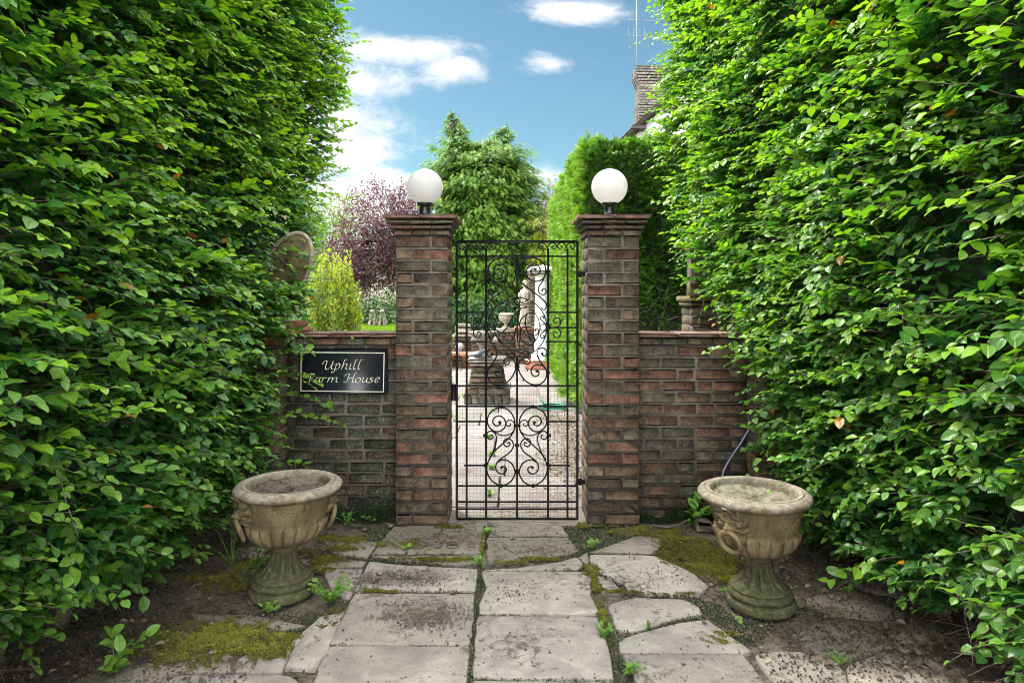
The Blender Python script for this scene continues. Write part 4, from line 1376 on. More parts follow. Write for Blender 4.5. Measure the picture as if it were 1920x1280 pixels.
    P2 = np.stack([sgn * x2, y2, z2], 1)
    kp = ~((np.abs(P2[:, 1] - 4.36) < .24) & (P2[:, 2] < 1.3))
    kp &= P2[:, 2] > .10 + .26 * np.clip((3.3 - P2[:, 1]) / .8, 0, 1)
    P2 = P2[kp]
    n2 = len(P2)
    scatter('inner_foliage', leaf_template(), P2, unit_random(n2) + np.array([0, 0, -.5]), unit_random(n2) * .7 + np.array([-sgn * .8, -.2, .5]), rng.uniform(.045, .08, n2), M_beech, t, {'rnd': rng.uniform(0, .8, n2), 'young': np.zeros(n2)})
    # twigs: three-sided tapering stems along the sprays
    sel = rng.uniform(size=k) < .8
    b_, d_, L_, s_ = base[sel], d[sel], L[sel], sag[sel]
    kk = len(b_)
    q = np.linspace(-.25, 1, 6)
    C = b_[:, None] + d_[:, None] * (L_[:, None] * q)[..., None] + np.array([0, 0, -1.0]) * (s_[:, None] * L_[:, None] * q ** 2)[..., None]
    for pts in tw:
        C = np.concatenate([C, pts[None]])
        d_ = np.concatenate([d_, norm(pts[-1] - pts[0])[None]])
    kk = len(C)
    C[:, 1:-1] += rng.normal(0, .004, C[:, 1:-1].shape)
    e1 = norm(np.cross(d_, [0, 0.3, 1.0]))
    e2 = np.cross(d_, e1)
    rad = np.linspace(.0030, .0011, 6)
    ang = np.array([0, 2.1, 4.2])
    V = C[:, :, None] + rad[None, :, None, None] * (np.cos(ang)[None, None, :, None] * e1[:, None, None] + np.sin(ang)[None, None, :, None] * e2[:, None, None])
    V = V.reshape(-1, 3)
    i = np.arange(5)[:, None] * 3
    j = np.arange(3)[None]
    F = np.stack([i + j, i + (j + 1) % 3, i + 3 + (j + 1) % 3, i + 3 + j], -1).reshape(-1, 4)
    F = (F[None] + (np.arange(kk) * 18)[:, None, None]).reshape(-1, 4)
    raw_mesh('twigs', V - np.array(t.location), F.ravel(), np.full(len(F), 4), M_bark, t, True)
    # upright stems and the dense twiggy heart
    st = MB()
    for yy_ in np.arange(.5, 6.2, .42):
        zt_ = 4.3
        if yy_ > 4.1 and yy_ < 4.8:
            continue
        pts = [(sgn * (2.0 + rng.normal(0, .05)), yy_ + rng.normal(0, .06), zq) for zq in np.linspace(-.02, zt_, 7)]
        st.tube(spline(pts, 3), np.linspace(.032, .010, 19), 7)
    st.build('stems', M_bark, t, True)
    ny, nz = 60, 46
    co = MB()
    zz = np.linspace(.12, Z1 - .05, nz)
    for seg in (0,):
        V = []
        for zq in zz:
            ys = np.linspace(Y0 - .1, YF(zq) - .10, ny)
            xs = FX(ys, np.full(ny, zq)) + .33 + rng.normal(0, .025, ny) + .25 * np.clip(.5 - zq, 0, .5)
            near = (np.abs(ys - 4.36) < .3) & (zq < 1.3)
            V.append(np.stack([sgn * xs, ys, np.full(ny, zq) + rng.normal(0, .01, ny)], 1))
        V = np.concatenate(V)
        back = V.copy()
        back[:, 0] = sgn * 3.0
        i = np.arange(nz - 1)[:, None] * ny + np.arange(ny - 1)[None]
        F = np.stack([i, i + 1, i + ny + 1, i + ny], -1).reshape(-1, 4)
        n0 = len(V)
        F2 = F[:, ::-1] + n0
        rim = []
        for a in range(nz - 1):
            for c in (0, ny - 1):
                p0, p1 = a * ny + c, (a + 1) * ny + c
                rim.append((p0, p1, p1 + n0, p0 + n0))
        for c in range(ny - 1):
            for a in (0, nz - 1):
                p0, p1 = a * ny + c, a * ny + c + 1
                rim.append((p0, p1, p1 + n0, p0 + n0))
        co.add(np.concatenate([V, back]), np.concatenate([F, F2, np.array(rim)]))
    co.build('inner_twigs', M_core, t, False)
    rng = rng_keep
    return t

beech_hedge(1, [(0, 1.95), (.12, 1.78), (.3, 1.62), (.6, 1.52), (.9, 1.49), (1.2, 1.43), (1.6, 1.42), (2.2, 1.47), (4.8, 1.52)],
            [(0, 4.08), (1.18, 4.15), (1.35, 4.6), (1.7, 5.3), (2.1, 5.8), (2.6, 6.1), (3.3, 6.35), (4.8, 6.55)],
            'tall bright beech hedge rising behind the lion urn on the house side', 3)
beech_hedge(-1, [(0, 2.05), (.12, 1.84), (.3, 1.64), (.6, 1.49), (.9, 1.43), (1.2, 1.38), (1.6, 1.42), (2.0, 1.54), (2.6, 1.60), (4.8, 1.58)],
            [(0, 4.05), (1.18, 4.12), (1.35, 4.45), (1.6, 4.6), (1.75, 5.0), (2, 5.4), (2.6, 5.8), (3.4, 6.3), (4.8, 6.2)],
            'tall beech hedge beside the name sign with the stone ornament in its end', 11)
# ------------------------------------------------------------------ clipped conifer hedge
def conifer_hedge():
    x0, x1, y0, y1, z1 = 0.86, 3.6, 7.75, 13.8, 3.2
    t = thing('conifer_hedge', 'clipped dark conifer hedge beyond the gate with a sunlit bright green flank', 'hedge', ((x0 + x1) / 2, 10, 0))
    P, D = [], []
    def face(n, f):
        q = rng.uniform(size=(n, 2))
        p, d = f(q[:, 0], q[:, 1])
        P.append(p); D.append(np.broadcast_to(np.array(d, float), p.shape))
    w = lambda a, b: .04 * np.sin(a * 5 + b * 4) + .03 * np.sin(a * 11 - b * 7)
    face(17000, lambda a, b: (np.stack([x0 + w(a * 6, b * 3) - .10 * (b < .05), y0 + (y1 - y0) * a, .12 + (z1 - .12) * b], 1), (-1, 0, .25)))
    face(11000, lambda a, b: (np.stack([x0 + (x1 - x0) * a, y0 + w(a * 5, b * 3) + .28 * np.clip(.28 - b, 0, 1), .12 + (z1 - .12) * b], 1), (0, -1, .25)))
    face(6500, lambda a, b: (np.stack([x0 + (x1 - x0) * a, y0 + (y1 - y0) * b, z1 + w(a * 5, b * 7)], 1), (0, 0, 1)))
    P, D = np.concatenate(P), np.concatenate(D)
    low = (D[:, 1] < -.5) & (P[:, 2] < 1.25) & (P[:, 0] > 1.2) & (rng.uniform(size=len(P)) < .75)
    P, D = P[~low], D[~low]
    k = len(P)
    U = norm(D + rng.normal(0, .38, (k, 3)) + np.array([0, 0, .30]))
    N = unit_random(k) * .7 + np.array([0, 0, .6]) + D * .3
    young = np.clip(rng.normal(.25, .22, k) + .35 * (D[:, 0] < -.5) + .1 * (D[:, 2] > .5) - .28 * (D[:, 1] < -.5), 0, 1)  # flank and top coloured paler as if sunlit, near end darker as if shaded
    scatter('foliage', frond_template(4, .11, .2), P - D * .05, U, N, rng.uniform(.08, .155, k), M_leyland, t, {'rnd': rng.uniform(size=k), 'young': young}, smooth=False)  # young includes the painted sun and shade
    c = MB()
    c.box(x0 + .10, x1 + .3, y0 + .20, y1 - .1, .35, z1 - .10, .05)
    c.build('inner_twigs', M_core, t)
    b = MB()
    for q in range(150):                        # bare brown branches low on the shaded end
        p = np.array([rng.uniform(x0 + .1, x1 - .6), y0 + rng.uniform(.05, .2), rng.uniform(.35, 1.7)])
        d = norm(np.array([rng.normal(0, .6), -.5, rng.normal(.1, .6)])) * rng.uniform(.15, .4)
        b.tube([p, p + d * .5 + [0, 0, .02], p + d], [.008, .006, .003], 5)
    for q in range(12):
        p = np.array([rng.uniform(x0 + .25, x1 - .3), y0 + rng.uniform(.25, .4), -.05])
        b.tube([p, p + [.02, 0, .5], p + [0, -.02, 1.2]], [.05, .04, .03], 7)
    b.build('branches', M_bark, t, True)
conifer_hedge()

# ------------------------------------------------------------------ trees
def trunk_mesh(p, h, r, lean=(0, 0)):
    pts = [np.array([p[0] + lean[0] * q + .04 * sin(q * 5), p[1] + lean[1] * q, p[2] - .1 + (h + .1) * q]) for q in np.linspace(0, 1, 8)]
    return spline(pts, 3), np.linspace(r, r * .25, 22)

def cypress(name, label, p, leaders, Rz, nb, mat, fsize=.36, young0=.25, dens=10):
    t = thing(name, label, 'tree', p)
    tr = MB()
    for (lx, ly, hh) in leaders:
        S, rr = trunk_mesh((p[0], p[1], p[2]), hh * .97, .13, (lx, ly))
        tr.tube(S, rr, 9)
    zs, rs = np.array(Rz).T
    Pl, Ul, Nl, Sl, Yl = [], [], [], [], []
    for b in range(nb):                     # flat drooping boughs, one above the other, each a fan of sprays
        lx, ly, hh = leaders[rng.integers(len(leaders))]
        z = rng.uniform(zs[0], hh)
        top = z > zs[-1]
        Rr = .52 * (hh - z) / (hh - zs[-1] + 1e-6) + .06 if top else np.interp(z, zs, rs)
        a = rng.uniform(0, 2 * pi)
        q = z / hh
        kx = q if top else q * .4
        c = np.array([p[0] + lx * kx, p[1] + ly * kx, p[2] + z])
        d = np.array([cos(a), sin(a), rng.normal(.24, .16) + (.35 if top else 0)])
        sd = np.array([-sin(a), cos(a), 0])
        L = Rr * rng.uniform(.74, 1.08)
        pts = [c + d * L * s + np.array([0, 0, -.20 * L * s * s]) for s in (0, .4, .75, 1)]
        tr.tube(pts, [.022, .016, .010, .004], 5)
        n = max(7, int(dens * L))
        s_ = rng.uniform(.30, 1.03, n)
        lat = rng.uniform(-1, 1, n) * (.36 * L * (1.15 - .75 * s_) + .03)
        pp = c + d * L * s_[:, None] + sd * lat[:, None] + np.array([0, 0, 1.0]) * (-.20 * L * s_ ** 2 - .30 * np.abs(lat) ** 1.5 + rng.normal(0, .05, n))[:, None]
        u = d * np.array([1, 1, .3]) + sd * (lat / (.3 * L + .05) * .8)[:, None] + np.array([0, 0, -.30]) + rng.normal(0, .32, (n, 3))
        Pl.append(pp); Ul.append(u); Nl.append(np.array([d[0] * .30, d[1] * .30, .9]) + rng.normal(0, .2, (n, 3)))
        Sl.append(fsize * (.75 if top else 1) * rng.uniform(.65, 1.2, n)); Yl.append(np.clip(young0 + .75 * (s_ - .68) + rng.normal(0, .14, n) + rng.normal(0, .1), 0, 1))
    Pl, Ul, Nl, Sl, Yl = [np.concatenate(v) for v in (Pl, Ul, Nl, Sl, Yl)]
    tr.build('trunk', M_bark, t, True)
    k = len(Pl)
    scatter('crown', frond_template(5, .10, .38), np.array(Pl), np.array(Ul), np.array(Nl), np.array(Sl), mat, t, {'rnd': rng.uniform(size=k), 'young': np.array(Yl)}, smooth=False)
    return t

cypress('cypress_tree', 'broad green cypress with two pointed tops behind the gate', (-.78, 20, 0), [(-.95, 0, 6.75), (.62, 0, 6.3), (-.35, .3, 5.9)],
        [(.35, 1.55), (1.2, 1.75), (3.0, 1.78), (4.6, 1.66), (5.3, 1.35), (5.75, .7)], 1050, M_cypress, .165, .13, 50)
cypress('golden_conifer', 'narrow golden conifer between the big cypress and the clipped hedge', (.82, 18.3, 0), [(0, 0, 3.4)], [(.2, .34), (1.5, .36), (2.6, .26), (3.1, .12)], 200, M_gold, .15, .35, 60)

def broadleaf(name, label, p, blobs, nleaf, lsize, mat, trunk_h, trunk_r=.1, cat='tree', nb=60, droop=0.0):
    """tapered trunk, limbs running into every clump of the crown, leaves spread through the clumps' volume"""
    t = thing(name, label, cat, p)
    p = np.array(p, float)
    tr = MB()
    S, rr = trunk_mesh(p, trunk_h, trunk_r)
    tr.tube(S, rr, 9)
    W = np.array([b[3] * b[4] * b[5] for b in blobs])
    W = W / W.sum()
    P, U, Y = [], [], []
    for b, w in zip(blobs, W):
        c = p + np.array(b[:3])
        r = np.array(b[3:6])
        st = S[min(len(S) - 1, int(len(S) * rng.uniform(.5, .95)))]
        for q in range(max(3, int(nb * w))):
            e = c + unit_random(1)[0] * r * rng.uniform(.5, 1.02)
            m_ = (st + e) / 2 + rng.normal(0, .08, 3) + np.array([0, 0, .1])
            tr.tube(spline([st, m_, e], 4), np.linspace(trunk_r * .3, .004, 9), 5)
        n = int(nleaf * w)
        nt = max(6, n // 14)
        cent = unit_random(nt) * (rng.uniform(size=(nt, 1)) ** .42) * r
        dirs = norm(cent / r + np.array([0, 0, .15 - droop]) + rng.normal(0, .5, (nt, 3)))
        for q in range(14):
            s_ = rng.uniform(-.5, .8, (nt, 1))
            pp = c + cent + dirs * s_ * lsize * 5.5 + rng.normal(0, lsize * .7, (nt, 3))
            P.append(pp); U.append(dirs + rng.normal(0, .6, (nt, 3)) + np.array([0, 0, -droop])); Y.append(np.clip(.2 + .4 * s_[:, 0] + rng.normal(0, .22, nt), 0, 1))
    P, U, Y = np.concatenate(P), np.concatenate(U), np.concatenate(Y)
    ok = P[:, 2] > .02
    P, U, Y = P[ok], U[ok], Y[ok]
    k = len(P)
    tr.build('trunk', M_bark, t, True)
    scatter('crown', leaf_simple(), P, U, unit_random(k) * .7 + np.array([0, 0, .7]), lsize * rng.uniform(.7, 1.3, k), mat, t, {'rnd': rng.uniform(size=k), 'young': Y}, smooth=False)
    return t

broadleaf('purple_plum_tree', 'purple leaved tree with grey twigs beyond the brick wall', (-3.95, 24, 0),
          [(-1.3, 0, 3.0, 1.2, 1.1, 1.2), (-.1, 0, 3.6, 1.3, 1.1, 1.35), (.6, .2, 4.4, .9, .8, .8), (-1.6, 0, 4.2, .7, .6, .8), (-.5, 0, 4.9, .8, .6, .6), (-.5, 0, 2.2, 1.5, 1.2, .8), (.9, 0, 2.6, .9, .9, 1.1), (-2.0, .2, 2.4, .9, 1, 1.0), (.1, .3, 1.95, 1.5, 1, .6), (-1.8, 0, 1.85, 1.1, 1, .55)], 25000, .09, M_purple, 3.2, .16, nb=260)
def golden_yew():
    p = (-2.92, 11.0, 0)
    t = thing('golden_yew', 'upright golden yellow yew bush just behind the wall with the sign', 'shrub', p)
    br = MB()
    P, U, N, S, Y = [], [], [], [], []
    for k in range(46):
        a = rng.uniform(0, 2 * pi)
        r = .42 * rng.uniform(0, 1) ** .5
        h = 2.35 * rng.uniform(.72, 1.0) * (1 - .35 * (r / .42) ** 2)
        b = np.array([p[0] + r * .35 * cos(a), p[1] + r * .35 * sin(a), 0])
        e = np.array([p[0] + r * cos(a), p[1] + r * sin(a), h])
        br.tube([b, (b + e) / 2 + [r * .3 * cos(a), r * .3 * sin(a), 0], e], [.014, .010, .004], 5)
        n = int(110 * h)
        q = rng.uniform(.1, 1.03, n)
        ctr = b + (e - b) * q[:, None] + np.array([r * .3 * cos(a), r * .3 * sin(a), 0]) * (4 * q * (1 - q))[:, None]
        th = rng.uniform(0, 2 * pi, n)
        out = np.stack([np.cos(th), np.sin(th), np.full(n, 1.1)], 1)
        P.append(ctr + out * rng.uniform(0, .045, (n, 1))); U.append(out + rng.normal(0, .25, (n, 3))); N.append(unit_random(n)); S.append(rng.uniform(.05, .085, n)); Y.append(np.clip(rng.normal(.35, .25, n) + .35 * (q - .5), 0, 1))
    br.build('branches', M_bark, t, True)
    P = np.concatenate(P)
    scatter('foliage', leaf_simple(), P, np.concatenate(U), np.concatenate(N), np.concatenate(S), M_gold, t, {'rnd': rng.uniform(size=len(P)), 'young': np.concatenate(Y)}, wid=.75, smooth=False)
golden_yew()
broadleaf('pale_leafy_tree', 'pale grey-green tree glimpsed at the edge of the hedge behind the purple tree', (-8.2, 30, 0), [(0, 0, 3.6, 1.5, 1.2, 1.6), (.9, 0, 4.6, 1.0, .9, 1.0), (-.8, 0, 4.8, 1, .9, 1.0), (.3, 0, 2.0, 1.7, 1.2, 1.2)], 7000, .12, M_ltleaf, 4.0, .16)
broadleaf('russet_tree', 'russet leaved tree top showing beside the clipped hedge', (1.35, 26, 0), [(0, 0, 3.2, .75, .7, 1.4), (.1, 0, 4.7, .5, .5, .8)], 3800, .10, M_redleaf, 4.0, .1)
for (lab, p, b, n, ls, mt) in [
    ('dark glossy shrub behind the seated stone figures', (-5.9, 28.6, 0), [(0, 0, .55, 1.1, .8, .75), (.9, 0, .5, .9, .7, .65), (-1.0, 0, .5, .9, .7, .7)], 4200, .11, M_dkleaf),
    ('low dark green shrub at the foot of the golden yew', (-5.0, 18.5, 0), [(0, 0, .62, .75, .6, .42), (-.7, .1, .60, .6, .5, .45)], 3800, .08, M_dkleaf),
    ('pale shrub with arching stems under the purple tree', (-5.2, 31, 0), [(0, 0, .8, 1.1, .6, .7), (1.1, 0, .7, .9, .6, .6)], 3400, .075, M_ltleaf),
    ('loose dark shrub below the cypress behind the garden pots', (-1.3, 18, 0), [(0, 0, .6, 1.0, .6, .55), (1.0, 0, .6, .8, .6, .6)], 4200, .085, M_dkleaf),
    ('small light green bush beside the terracotta pots', (-1.75, 13.6, 0), [(0, 0, .42, .42, .4, .36)], 1700, .06, M_ltleaf),
    ('wide green shrub far behind the golden yew', (-8.2, 24, 0), [(0, 0, 1.2, 1.6, 1, 1.1), (1.8, 0, 1.0, 1.3, 1, .9), (-1.8, 0, 1.3, 1.4, 1, 1.1)], 6000, .11, M_ltleaf),
    ('dark evergreen shrub closing the view behind the white column', (.5, 24, 0), [(0, 0, 1.4, 1.2, 1, 1.4), (-1.4, 0, 1.0, 1.0, 1, 1.0)], 5200, .11, M_dkleaf)]:
    broadleaf('garden_shrub', lab, p, b, n, ls, mt, .5, .03, 'shrub', 24)
# a far belt of trees closing the garden
for i, x in enumerate((-26, -20, -14.5, 5.5, 11, 17, 24)):
    broadleaf('far_tree', ['rounded far tree at the end of the lawn', 'spreading far tree beyond the hedges', 'tall far tree behind the garden'][i % 3] + [', outermost', ', second', ', near the purple tree', ', behind the clipped hedge', ', behind the house', ', past the house', ', last'][i],
              (x, 46 + rng.uniform(-3, 3), 0), [(0, 0, 2.6, 2.4, 2, 1.9), (1, 0, 3.6, 1.6, 1.5, 1.3), (-1.2, 0, 3.3, 1.6, 1.5, 1.3)], 2600, .26, M_ltleaf if i % 2 else M_dkleaf, 3, .2, nb=20)

# ------------------------------------------------------------------ lawn
sheet('lawn', -30, -1.25, 5.4, 42, 0.012, simple_mat('lawn_turf', (0.09, 0.18, 0.015), .95, var=.4, scale=12))
def grass(n, x0, x1, y0, y1, ls):
    P = np.stack([rng.uniform(x0, x1, n), y0 + (y1 - y0) * rng.uniform(size=n) ** 1.0, np.full(n, .012)], 1)
    scatter_o = scatter('grass', leaf_simple(), P, np.array([0, 0, 1.0]) + rng.normal(0, .35, (n, 3)), unit_random(n), ls * rng.uniform(.6, 1.3, n), M_grass, None, {'rnd': rng.uniform(size=n), 'young': rng.uniform(0, .8, n)}, wid=.35, smooth=False)
    setting(scatter_o, 'stuff')
    tag(scatter_o, 'short sunlit lawn grass behind the wall with the sign', 'grass')
grass(26000, -9, -3.6, 19, 30, .10)

# ------------------------------------------------------------------ house
def house():
    hy = 17.2
    s = FPX / hy
    t = thing('farm_house', 'white rendered house with brown tiled gable roof and dark bargeboards rising behind the hedge', 'house', (7.0, hy + 4, 0))
    e0 = at(1163, 264, hy)
    x0 = e0[0]
    zc = e0[2]
    ax, az = 7.4, zc + (7.4 - x0) * 0.97
    x1 = 2 * ax - x0
    m = MB()
    zw = lambda x: zc + (x - x0) * 0.97
    prof = [(x0 + .45, -.1), (x1 - .45, -.1), (x1 - .45, zw(x0 + .45) - .22), (ax, az - .22), (x0 + .45, zw(x0 + .45) - .22)]
    V = [(x, y, z) for y in (hy + .2, hy + 9) for x, z in prof]
    m.add(V, [(0, 1, 2, 3, 4)[::1], (9, 8, 7, 6, 5), (0, 5, 6, 1), (1, 6, 7, 2), (4, 9, 5, 0)])
    m.build('wall', M_white, t)
    def slope(xa, za, xb, zb, ya, yb, th):
        n = norm(np.array([-(zb - za), 0, xb - xa])) * th
        if n[2] < 0:
            n = -n
        q = [np.array([xa, ya, za]), np.array([xb, ya, zb]), np.array([xb, yb, zb]), np.array([xa, yb, za])]
        return np.array(q + [p + n for p in q]), [(0, 3, 2, 1), (4, 5, 6, 7), (0, 1, 5, 4), (1, 2, 6, 5), (2, 3, 7, 6), (3, 0, 4, 7)]
    rf = MB()
    for sg in (1, -1):
        rows = 26
        for r in range(rows):                      # lapped tile courses
            ta, tb = r / rows, (r + 1.12) / rows
            xa, xb = x0 + (ax - x0) * ta, x0 + (ax - x0) * min(tb, 1)
            za, zb = zc + (xa - x0) * .97 + .030, zc + (xb - x0) * .97 + .004
            if sg < 0:
                xa, xb = 2 * ax - xa, 2 * ax - xb
            rf.add(*slope(xa, za, xb, zb, hy - .02, hy + 9.2, .022))
    roof = rf.build('roof', M_rooftile, t)
    bb = MB()
    for sg in (1, -1):
        xa, za, xb, zb = x0 + .03, zc - .16, ax, az - .19
        if sg < 0:
            xa, xb = 2 * ax - xa, 2 * ax - xb
        bb.add(*slope(xa, za, xb, zb, hy - .02, hy + .05, .17))
    bb.build('bargeboard', M_dktimber, t)
    pl = MB()
    a, b = at(1181, 246, hy + .03), at(1206, 230, hy + .03)
    for (u, v) in (((1186, 240), (1203, 240)),):
        A, B = at(1184, 237, hy + .05), at(1211, 245, hy + .05)
        pl.box(A[0], B[0], hy - .06, hy + .25, B[2] + .02, A[2] + .02, .01, M=None)
    pl.build('purlin_end', M_dktimber, t)
    w = MB()
    w.box(ax - .6, ax + .6, hy + .15, hy + .24, 3.3, 4.5, .01)
    wf = w.build('window', M_white, t)
    w2 = MB()
    for q in (-1, 1):
        w2.box(ax + q * .28 - .24, ax + q * .28 + .24, hy + .135, hy + .155, 3.38, 4.42)
    w2.build('pane', M_glassdk, wf)
    # chimney
    cy = hy + .7
    A = at(1198.5, 232, cy)
    B = at(1252, 122, cy)
    cx0, cx1, zb, zt_ = A[0], A[0] + .92, A[2] - .8, B[2]
    c = MB()
    z = zb
    PC = .072
    nrow = int((zt_ - zb) / PC)
    over = {0: .085, 1: .085, 2: .085, 3: .06, 4: .035, 5: .012}
    for k in range(nrow):
        o = over.get(nrow - 1 - k, 0.0)
        if k == nrow - 14:
            o = .03
        if k < nrow - 14:
            o = -.0 + .03
        for (xa, xb, ya, yb) in ((cx0 - o, cx1 + o, cy - o, cy + .11 - o), (cx0 - o, cx1 + o, cy + .59 + o - .1, cy + .59 + o), (cx0 - o, cx0 + .1 - o, cy, cy + .6), (cx1 - .1 + o, cx1 + o, cy, cy + .6)):
            lng = xb - xa if xb - xa > .5 else yb - ya
            nb_ = 4 if lng > .5 else 1
            off = (k % 2) * .1
            if xb - xa > .5:
                e = [xa] + [xa + (xb - xa) * (q + off * 2) / nb_ for q in range(1, nb_)] + [xb]
                for q in range(len(e) - 1):
                    c.box(e[q] + .004, e[q + 1] - .004, ya, yb, z + .005, z + PC - .005, .006, .001, np.array([.155, .14, .128]) * rng.uniform(.55, 1.25))
            else:
                e = [ya + .115, ya + .3 + off, yb - .115]
                for q in range(2):
                    c.box(xa, xb, e[q] + .004, e[q + 1] - .004, z + .005, z + PC - .005, .006, .001, np.array([.155, .14, .128]) * rng.uniform(.55, 1.25))
        z += PC
    ch = c.build('chimney', M_brick, t, colour=True)
    mo = MB()
    mo.box(cx0 + .006, cx1 - .006, cy + .006, cy + .584, zb, z + .02)
    mo.box(cx0 - .08, cx1 + .08, cy - .08, cy + .67, z + .001, z + .03, .01)
    mo.build('mortar', M_mortar, ch) if False else mo.build('chimney_mortar', M_mortar, t)
    # television aerial strapped to the chimney
    an = thing('tv_aerial', 'thin metal television aerial mast strapped to the brick chimney', 'aerial', (cx0 - .02, cy - .06, z - .6))
    q = MB()
    mx = at(1193.5, 100, cy - .06)[0]
    q.tube([(mx, cy - .06, z - .7), (mx, cy - .06, z + 2.1)], .013, 8)
    q.build('mast', M_alu, an)
    for (za, L, yaw) in ((z + 1.22, .95, .2), (z + .80, .5, .1)):
        q = MB()
        d = np.array([cos(yaw), -sin(yaw) * .6, -.1])
        c0 = np.array([mx, cy - .1, za])
        q.tube([c0 - d * L * .5, c0 + d * L * .75], .006, 6)
        for f in np.linspace(-.45, .7, 5):
            p = c0 + d * L * f
            q.tube([p - [0, .16, .03], p + [0, .16, .03]] if za > z + 1 else [p - [0, 0, .2], p + [0, 0, .2]], .003, 5)
        q.build('antenna', M_alu, an)
house()
# ------------------------------------------------------------------ things on the terrace beyond the gate
def brick_ring(mb, c, hw, hd, z0, rows, pit, red=.5, grey=.25, blen=.215, th=.1):
    z = z0
    for k in range(rows):
        for (ax_, fixed, lo, hi) in (('x', c[1] - hd, -hw, hw), ('x', c[1] + hd - th, -hw, hw), ('y', c[0] - hw, -hd + th + .01, hd - th - .01), ('y', c[0] + hw - th, -hd + th + .01, hd - th - .01)):
            n = max(1, round((hi - lo) / blen))
            e = np.linspace(lo, hi, n + 1)
            if k % 2 and n > 1:
                e[1:-1] += (hi - lo) / n * .4
            for q in range(n):
                if ax_ == 'x':
                    brick(mb, c[0] + e[q] + .004, c[0] + e[q + 1] - .004, fixed, fixed + th, z + .005, z + pit - .005, bcol(.5, red * .6, grey) * .95)
                else:
                    brick(mb, fixed, fixed + th, c[1] + e[q] + .004, c[1] + e[q + 1] - .004, z + .005, z + pit - .005, bcol(.5, red * .6, grey) * .95)
        z += pit
    return z

def pedestal():
    c = (-.305, 8.96)
    t = thing('brick_pedestal', 'flared brick pedestal with stone cap carrying a stone basin behind the gate', 'pedestal', (c[0], c[1], 0))
    b = MB()
    z = brick_ring(b, c, .30, .30, 0, 1, .13, .5, .3, .105)
    z = brick_ring(b, c, .285, .285, z, 1, .075, .4, .4, .2)
    for k in range(4):
        hw = .245 - .012 * k
        z = brick_ring(b, c, hw, hw, z, 1, .068, .28, .2, .21)
    b.build('brickwork', M_brick, t, colour=True)
    m = MB()
    m.box(c[0] - .275, c[0] + .275, c[1] - .275, c[1] + .275, .005, .2)
    m.box(c[0] - .19, c[0] + .19, c[1] - .19, c[1] + .19, .2, z + .004)
    m.build('mortar', M_mortar, t)
    s = MB()
    s.box(c[0] - .225, c[0] + .225, c[1] - .225, c[1] + .225, z + .004, z + .050, .01)
    s.box(c[0] - .255, c[0] + .255, c[1] - .255, c[1] + .255, z + .053, z + .10, .012)
    s.build('cap_stone', M_greystone, t)
    z += .10
    u = thing('stone_basin', 'wide mossy stone basin on the brick pedestal behind the gate', 'garden urn', (c[0] - .06, c[1], z))
    bm = MB()
    bm.lathe([(.12, .002), (.125, .03), (.10, .045), (.06, .065), (.045, .11), (.05, .14), (.065, .15), (.06, .165), (.09, .19), (.13, .235), (.15, .28), (.155, .30), (.185, .315), (.195, .335), (.19, .35), (.165, .352), (.15, .33), (.05, .30)], (c[0] - .06, c[1], z), 40)
    bm.build('bowl', M_greystone, u, True)
    # pigeon pecking on the cap
    p = np.array([c[0] - .135, c[1] - .2, z])
    g_ = thing('pigeon', 'dark grey pigeon crouched on the pedestal cap beside the stone basin', 'bird', tuple(p))
    q = np.linspace(0, 1, 15)
    X = np.array([-.13, -.115, -.09, -.06, -.03, 0, .03, .05, .065, .078, .088, .10, .112, .122, .128])
    Z = np.array([.052, .053, .055, .058, .062, .066, .072, .080, .090, .100, .107, .110, .108, .104, .101])
    rr = np.array([.006, .014, .018, .026, .036, .042, .041, .036, .029, .023, .022, .022, .018, .010, .003])
    b = MB()
    b.tube(np.stack([p[0] + X, np.full(15, p[1]), p[2] + Z], 1), rr, 14)
    b.build('body', M_feather, g_, True)
    for sd in (1, -1):
        wv = MB()
        Q = np.array([(.035, .035, .085), (0, .043, .076), (-.05, .036, .064), (-.115, .014, .055)])
        wv.tube(spline([p + np.array([a, sd * b_, c_]) for a, b_, c_ in Q], 4), np.interp(np.linspace(0, 1, 13), [0, .3, 1], [.012, .021, .004]), 8)
        wv.build('wing', M_feather2, g_, True)
        lg = MB()
        lg.tube([p + [.01, sd * .014, .035], p + [.015, sd * .015, .003], p + [.035, sd * .017, .003]], .003, 5)
        lg.build('leg', M_terra, g_)
    bk = MB()
    bk.tube([p + [.124, 0, .103], p + [.146, 0, .097]], [.004, .001], 6)
    bk.build('beak', M_plastic, g_)
pedestal()

def urn_small(c, z, s, label, mat):
    u = thing('small_stone_urn', label, 'garden urn', (c[0], c[1], z))
    b = MB()
    b.lathe([(r * s, h * s) for r, h in ((.28, .003), (.30, .06), (.22, .11), (.13, .18), (.10, .32), (.15, .38), (.30, .46), (.42, .60), (.47, .78), (.46, .84), (.52, .88), (.54, .95), (.50, 1.0), (.44, .97), (.3, .85), (.02, .8))], (c[0], c[1], z), 36)
    b.build('bowl', mat, u, True)

def brick_block(c, hw, hd, rows, label, name='garden_brick_pier', cap=M_palestone, capov=.03, caph=.06, red=.5):
    t = thing(name, label, 'brick pier', (c[0], c[1], 0))
    b = MB()
    z = brick_ring(b, c, hw, hd, 0, rows, .075, red, .25)
    b.build('brickwork', M_brick, t, colour=True)
    m = MB()
    m.box(c[0] - hw + .01, c[0] + hw - .01, c[1] - hd + .01, c[1] + hd - .01, -.03, z)
    m.build('mortar', M_mortar, t)
    s = MB()
    s.box(c[0] - hw - capov, c[0] + hw + capov, c[1] - hd - capov, c[1] + hd + capov, z + .003, z + caph, .012)
    s.build('cap_stone', cap, t)
    return z + caph

